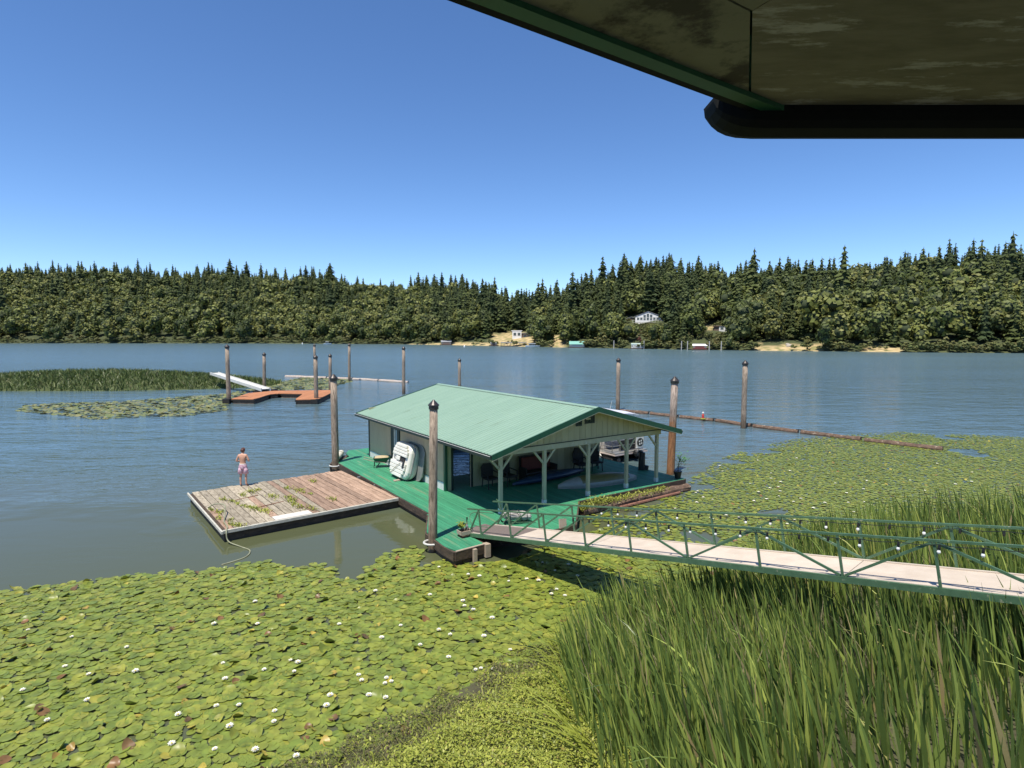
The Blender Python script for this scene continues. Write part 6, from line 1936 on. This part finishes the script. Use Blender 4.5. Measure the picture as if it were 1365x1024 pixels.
x = rng.uniform(-7, 2.2, n_); y = rng.uniform(6.5, 12.6, n_); d = shore_dist(x, y); m_ = (d > .35) & (x < reed_edge(y) + .3); x, y = x[m_], y[m_]
me = blades('bank_grass', x, y, bank_z(x, y), rng.uniform(.10, .26, len(x)), rng.uniform(.003, .006, len(x)), -.1, .0, rng.uniform(.3, 1.8, len(x)), [M['weed']], rng.random(len(x)) * .95, segs=3, spread=.3)
o = bpy.data.objects.new('bank_grass', me); C.objects.link(o); tag(o, 'fine short grass growing through the bank weeds', 'grass', kind='stuff')

# ------------------------------------------------------------------ marsh at the left behind the ramp
cx, cy, rx, ry = -58.0, 83.0, 25.0, 9.5
def marsh_z(x, y):
    q = ((x - cx) / rx) ** 2 + ((y - cy) / ry) ** 2
    return 1.7 * np.clip(1 - q, -.3, 1) ** 1 * 1.0
gx = np.arange(cx - rx - 3, cx + rx + 3, 1.0); gy = np.arange(cy - ry - 2, cy + ry + 2, .8)
XX, YY = np.meshgrid(gx, gy, indexing='ij'); ZZ = marsh_z(XX, YY)
n1, n2 = len(gx), len(gy)
me = bpy.data.meshes.new('marsh_bank'); me.from_pydata(np.stack([XX.ravel(), YY.ravel(), ZZ.ravel()], 1).tolist(), [], [(i * n2 + j, (i + 1) * n2 + j, (i + 1) * n2 + j + 1, i * n2 + j + 1) for i in range(n1 - 1) for j in range(n2 - 1)])
me.materials.append(mat('marsh turf', (.07, .09, .025), (.045, .06, .018), rough=.95, scale=1.5))
o = bpy.data.objects.new('terrain', me); C.objects.link(o); tag(o, kind='structure')
n_ = 16000
x = rng.uniform(cx - rx, cx + rx, n_); y = rng.uniform(cy - ry, cy + ry, n_); z = marsh_z(x, y); m_ = z > -.1; x, y, z = x[m_], y[m_], z[m_]
me = blades('marsh_grass', x, y, np.maximum(z, -.1), rng.uniform(.35, .8, len(x)), rng.uniform(.03, .07, len(x)), -.05, 0, rng.uniform(.2, 1.5, len(x)), [leafmat('marsh grass', [(0, (.05, .075, .02)), (.5, (.08, .12, .03)), (.85, (.13, .17, .04)), (1, (.16, .15, .07))], trans=.2)], rng.random(len(x)), segs=2, spread=.3)
o = bpy.data.objects.new('marsh_grass', me); C.objects.link(o); tag(o, 'dark green marsh grass behind the white ramp at the left', 'grass', kind='stuff')

# ------------------------------------------------------------------ the person on the old dock
def skin_body(name, verts, edges, radii, root, m, parent, sub=2):
    me = bpy.data.meshes.new(name); me.from_pydata(verts, edges, []); me.materials.append(m)
    o = bpy.data.objects.new(name, me); C.objects.link(o); o.parent = parent
    sk = o.modifiers.new('skin', 'SKIN'); sk.use_smooth_shade = True
    for i, r in enumerate(radii): me.skin_vertices[0].data[i].radius = r if isinstance(r, tuple) else (r, r)
    me.skin_vertices[0].data[root].use_root = True
    ss = o.modifiers.new('subdivision', 'SUBSURF'); ss.levels = sub; ss.render_levels = sub
    return o


per_pos = Vector((-11.90, 25.80, DT + .0))
per = thing('person', 'bare backed person in pink patterned shorts standing at the far edge of the plank dock', 'person', per_pos, rad(6))
Vp, Ep, Rp = [], [], []
def jv(p, r): Vp.append(p); Rp.append(r); return len(Vp) - 1
def je(a, b_): Ep.append((a, b_))
pel = jv((0, 0, .90), (.135, .10)); wa = jv((0, .0, 1.03), (.120, .088)); ch = jv((0, -.01, 1.20), (.145, .10)); uc = jv((0, -.01, 1.335), (.135, .088)); nb_ = jv((0, .01, 1.43), .056)
nk = jv((0, .035, 1.475), .052); hd = jv((0, .065, 1.55), (.070, .085)); ht = jv((0, .075, 1.625), (.066, .08))
nose = jv((0, .165, 1.535), .012)
for a, b_ in ((pel, wa), (wa, ch), (ch, uc), (uc, nb_), (nb_, nk), (nk, hd), (hd, ht), (hd, nose)): je(a, b_)
for s in (-1, 1):
    ear = jv((s * .082, .06, 1.555), .016); je(hd, ear)
    sh_ = jv((s * .155, -.01, 1.365), .058); el_ = jv((s * .265, -.02, 1.12), .040); mid_ = jv((s * .215, -.01, 1.25), .046)
    fa_ = jv((s * .235, .11, 1.09), .034); wr_ = jv((s * .165, .22, 1.09), .024); pa_ = jv((s * .13, .275, 1.095), (.034, .018))
    for a, b_ in ((uc, sh_), (sh_, mid_), (mid_, el_), (el_, fa_), (fa_, wr_), (wr_, pa_)): je(a, b_)
    for k in range(4):
        f1 = jv((s * (.145 - .02 * k), .325, 1.105 - .012 * k), .0085); f2 = jv((s * (.115 - .02 * k), .355 - .004 * k, 1.09 - .012 * k), .008); je(pa_, f1); je(f1, f2)
    t1 = jv((s * .10, .275, 1.12), .010); t2 = jv((s * .075, .30, 1.125), .009); je(wr_, t1); je(t1, t2)
    hp = jv((s * .085, 0, .84), (.088, .09)); th_ = jv((s * .10, .012, .66), .072); kn = jv((s * .112, .015, .48), .052); cf = jv((s * .115, -.018, .34), .051); an = jv((s * .12, -.01, .10), .034)
    hl = jv((s * .12, -.045, .045), .032); bl = jv((s * .14, .10, .028), (.040, .024)); to = jv((s * .148, .17, .020), (.036, .018))
    for a, b_ in ((pel, hp), (hp, th_), (th_, kn), (kn, cf), (cf, an), (an, hl), (an, bl), (bl, to)): je(a, b_)
skin_body('body', Vp, Ep, Rp, 0, M['skin'], per)
# shorts: waist and two loose legs
def ring(cx_, cy_, cz_, rx_, ry_, n=14, w=0.0): return [Vector((cx_ + math.cos(2 * math.pi * k / n) * rx_ * (1 + w * math.sin(5 * k)), cy_ + math.sin(2 * math.pi * k / n) * ry_ * (1 + w * math.cos(4 * k)), cz_)) for k in range(n)]
mb = MB()
mb.loft([ring(0, 0, 1.00, .140, .112), ring(0, 0, .96, .155, .122), ring(0, -.005, .88, .180, .138, w=.02), ring(0, 0, .80, .185, .135, w=.03), ring(0, 0, .76, .175, .125)])
for s in (-1, 1): mb.loft([ring(s * .085, 0, .82, .095, .118), ring(s * .10, .005, .70, .112, .122, w=.04), ring(s * .112, .01, .55, .118, .124, w=.06), ring(s * .112, .01, .545, .10, .105)])
so_ = mb.build('shorts', M['shorts'], per, smooth=True)
MB().loft([ring(0, 0, .975, .150, .118), ring(0, 0, 1.005, .148, .116)]).build('waistband', M['white'], so_)
mb = MB(); rings = []
for i in range(7):
    ph = .02 + i * .30
    rings.append([Vector((math.sin(ph) * math.cos(a) * .096 * (1 + .07 * math.sin(6 * a + i)), .058 + math.sin(ph) * math.sin(a) * .108 * (1 + .06 * math.cos(5 * a + i)) - .012, 1.575 + math.cos(ph) * .098 + (.02 if math.sin(a) > .3 else -.01) * (i > 3) + (.06 * max(0, math.sin(a)) * (i > 3)))) for a in [k * .4488 for k in range(14)]])
mb.loft(rings[::-1]).build('hair', M['hair'], per, smooth=True)
# what the person holds is hidden in front of the chest: a small dark reel
e = thing('fishing_reel', 'small dark thing held low in front of the person', 'reel', per_pos + Vector((-.03, .33, 1.10)))
MB().tube([(-.05, 0, 0), (.05, 0, 0)], .022, n=8).build('reel', M['black'], e)

# ------------------------------------------------------------------ the house the view is taken from: its eave overhead
lh = thing('lake_house', 'eave of a green trimmed house with black gutter overhead', 'house', (0, 0, 0))
SZ = 7.72
K0 = Vector((.735, 1.667)); D1 = Vector((.817, .576)); N1 = Vector((-.576, .817))
B1 = K0 - D1 * 4.2
J = Vector((.462, 1.20)); E1 = K0 - D1 * .15
Ja = J + Vector((-.30, -.205)) * 2.2; Jb = J + Vector((.16, -.33)) * 4.0
def flat(pts, z0, z1): return MB().prism([tuple(p) for p in pts], z0, z1)
g_ = .0022
flat([B1, E1 + Vector((-.004, 0)), J + Vector((-g_, 0)), Ja], SZ, SZ + .012).build('soffit_panel', M['soffit'], lh)
flat([E1 + Vector((g_, 0)), K0, Vector((4.0, 1.667)), Vector((4.0, -1.0)), Jb, J + Vector((g_, 0))], SZ + .001, SZ + .012).build('soffit_panel', M['soffit_worn'], lh)
flat([J + Vector((0, -.004)), Jb + Vector((-g_, 0)), Vector((4.0, -1.01)), Vector((4.0, -2.6)), Vector((-2.7, -2.6)), B1 + Vector((0, -.01)), Ja + Vector((0, -.006))], SZ + .0005, SZ + .012).build('soffit_panel', M['soffit'], lh)
o = flat([B1, K0 + D1 * .02, K0 + D1 * .02 + N1 * .038, B1 + N1 * .038], SZ - .012, SZ + .14); o.build('fascia', M['fascia'], lh)
flat([B1 + N1 * .040, K0 + D1 * .03 + N1 * .040, K0 + D1 * .03 + N1 * .062, B1 + N1 * .062], SZ - .010, SZ + .16).build('drip_edge', M['gutter'], lh)
MB().box(.77, 1.669, SZ - .012, 4.0, 1.671, SZ + .14).build('fascia', M['gutter'], lh)
secs = []
for x_, s in ((.560, .12), (.566, .40), (.580, .62), (.600, .78), (.625, .90), (.655, .97), (.70, 1.0), (1.4, 1.0), (2.6, 1.0), (4.0, 1.0)):
    pr = [(1.672, .035), (1.672, -.038), (1.69, -.053), (1.745, -.060), (1.79, -.050), (1.822, -.02), (1.832, .035)]
    secs.append([Vector((x_, 1.752 + (yy - 1.752) * (.45 + .55 * s), SZ + (.035 + (zz_ - .035) * s))) for yy, zz_ in pr])
MB().loft(secs).build('gutter', M['gutter'], lh, smooth=False)
MB().box(.59, 1.834, SZ + .022, 4.0, 1.845, SZ + .040).build('gutter_lip', mat('gutter lip paint', (.03, .05, .04), rough=.4), lh)
flat([B1 + N1 * .06, K0 - D1 * .12 + N1 * .09, Vector((.60, 1.86)), Vector((4.0, 1.86)), Vector((4.0, -2.6)), Vector((-2.7, -2.6))], SZ + .161, SZ + .20).build('roof_deck', M['roof_trim'], lh)  # slab edge extended out of view to keep the sun off the gutter
# its balcony, wall and posts (unseen, added to darken the soffit by blocking bounce light)
MB().box(-3.0, -2.2, 5.32, 4.0, .45, 5.45).build('unseen_balcony_floor', M['edge_wood'], lh)
MB().box(-3.0, -2.4, 1.5, 4.0, -2.2, SZ).build('wall', M['siding_left'], lh)
for x_ in (-2.8, 3.8): MB().box(x_ - .07, .3, 1.5, x_ + .07, .44, 5.32).build('unseen_balcony_post', M['edge_wood'], lh)
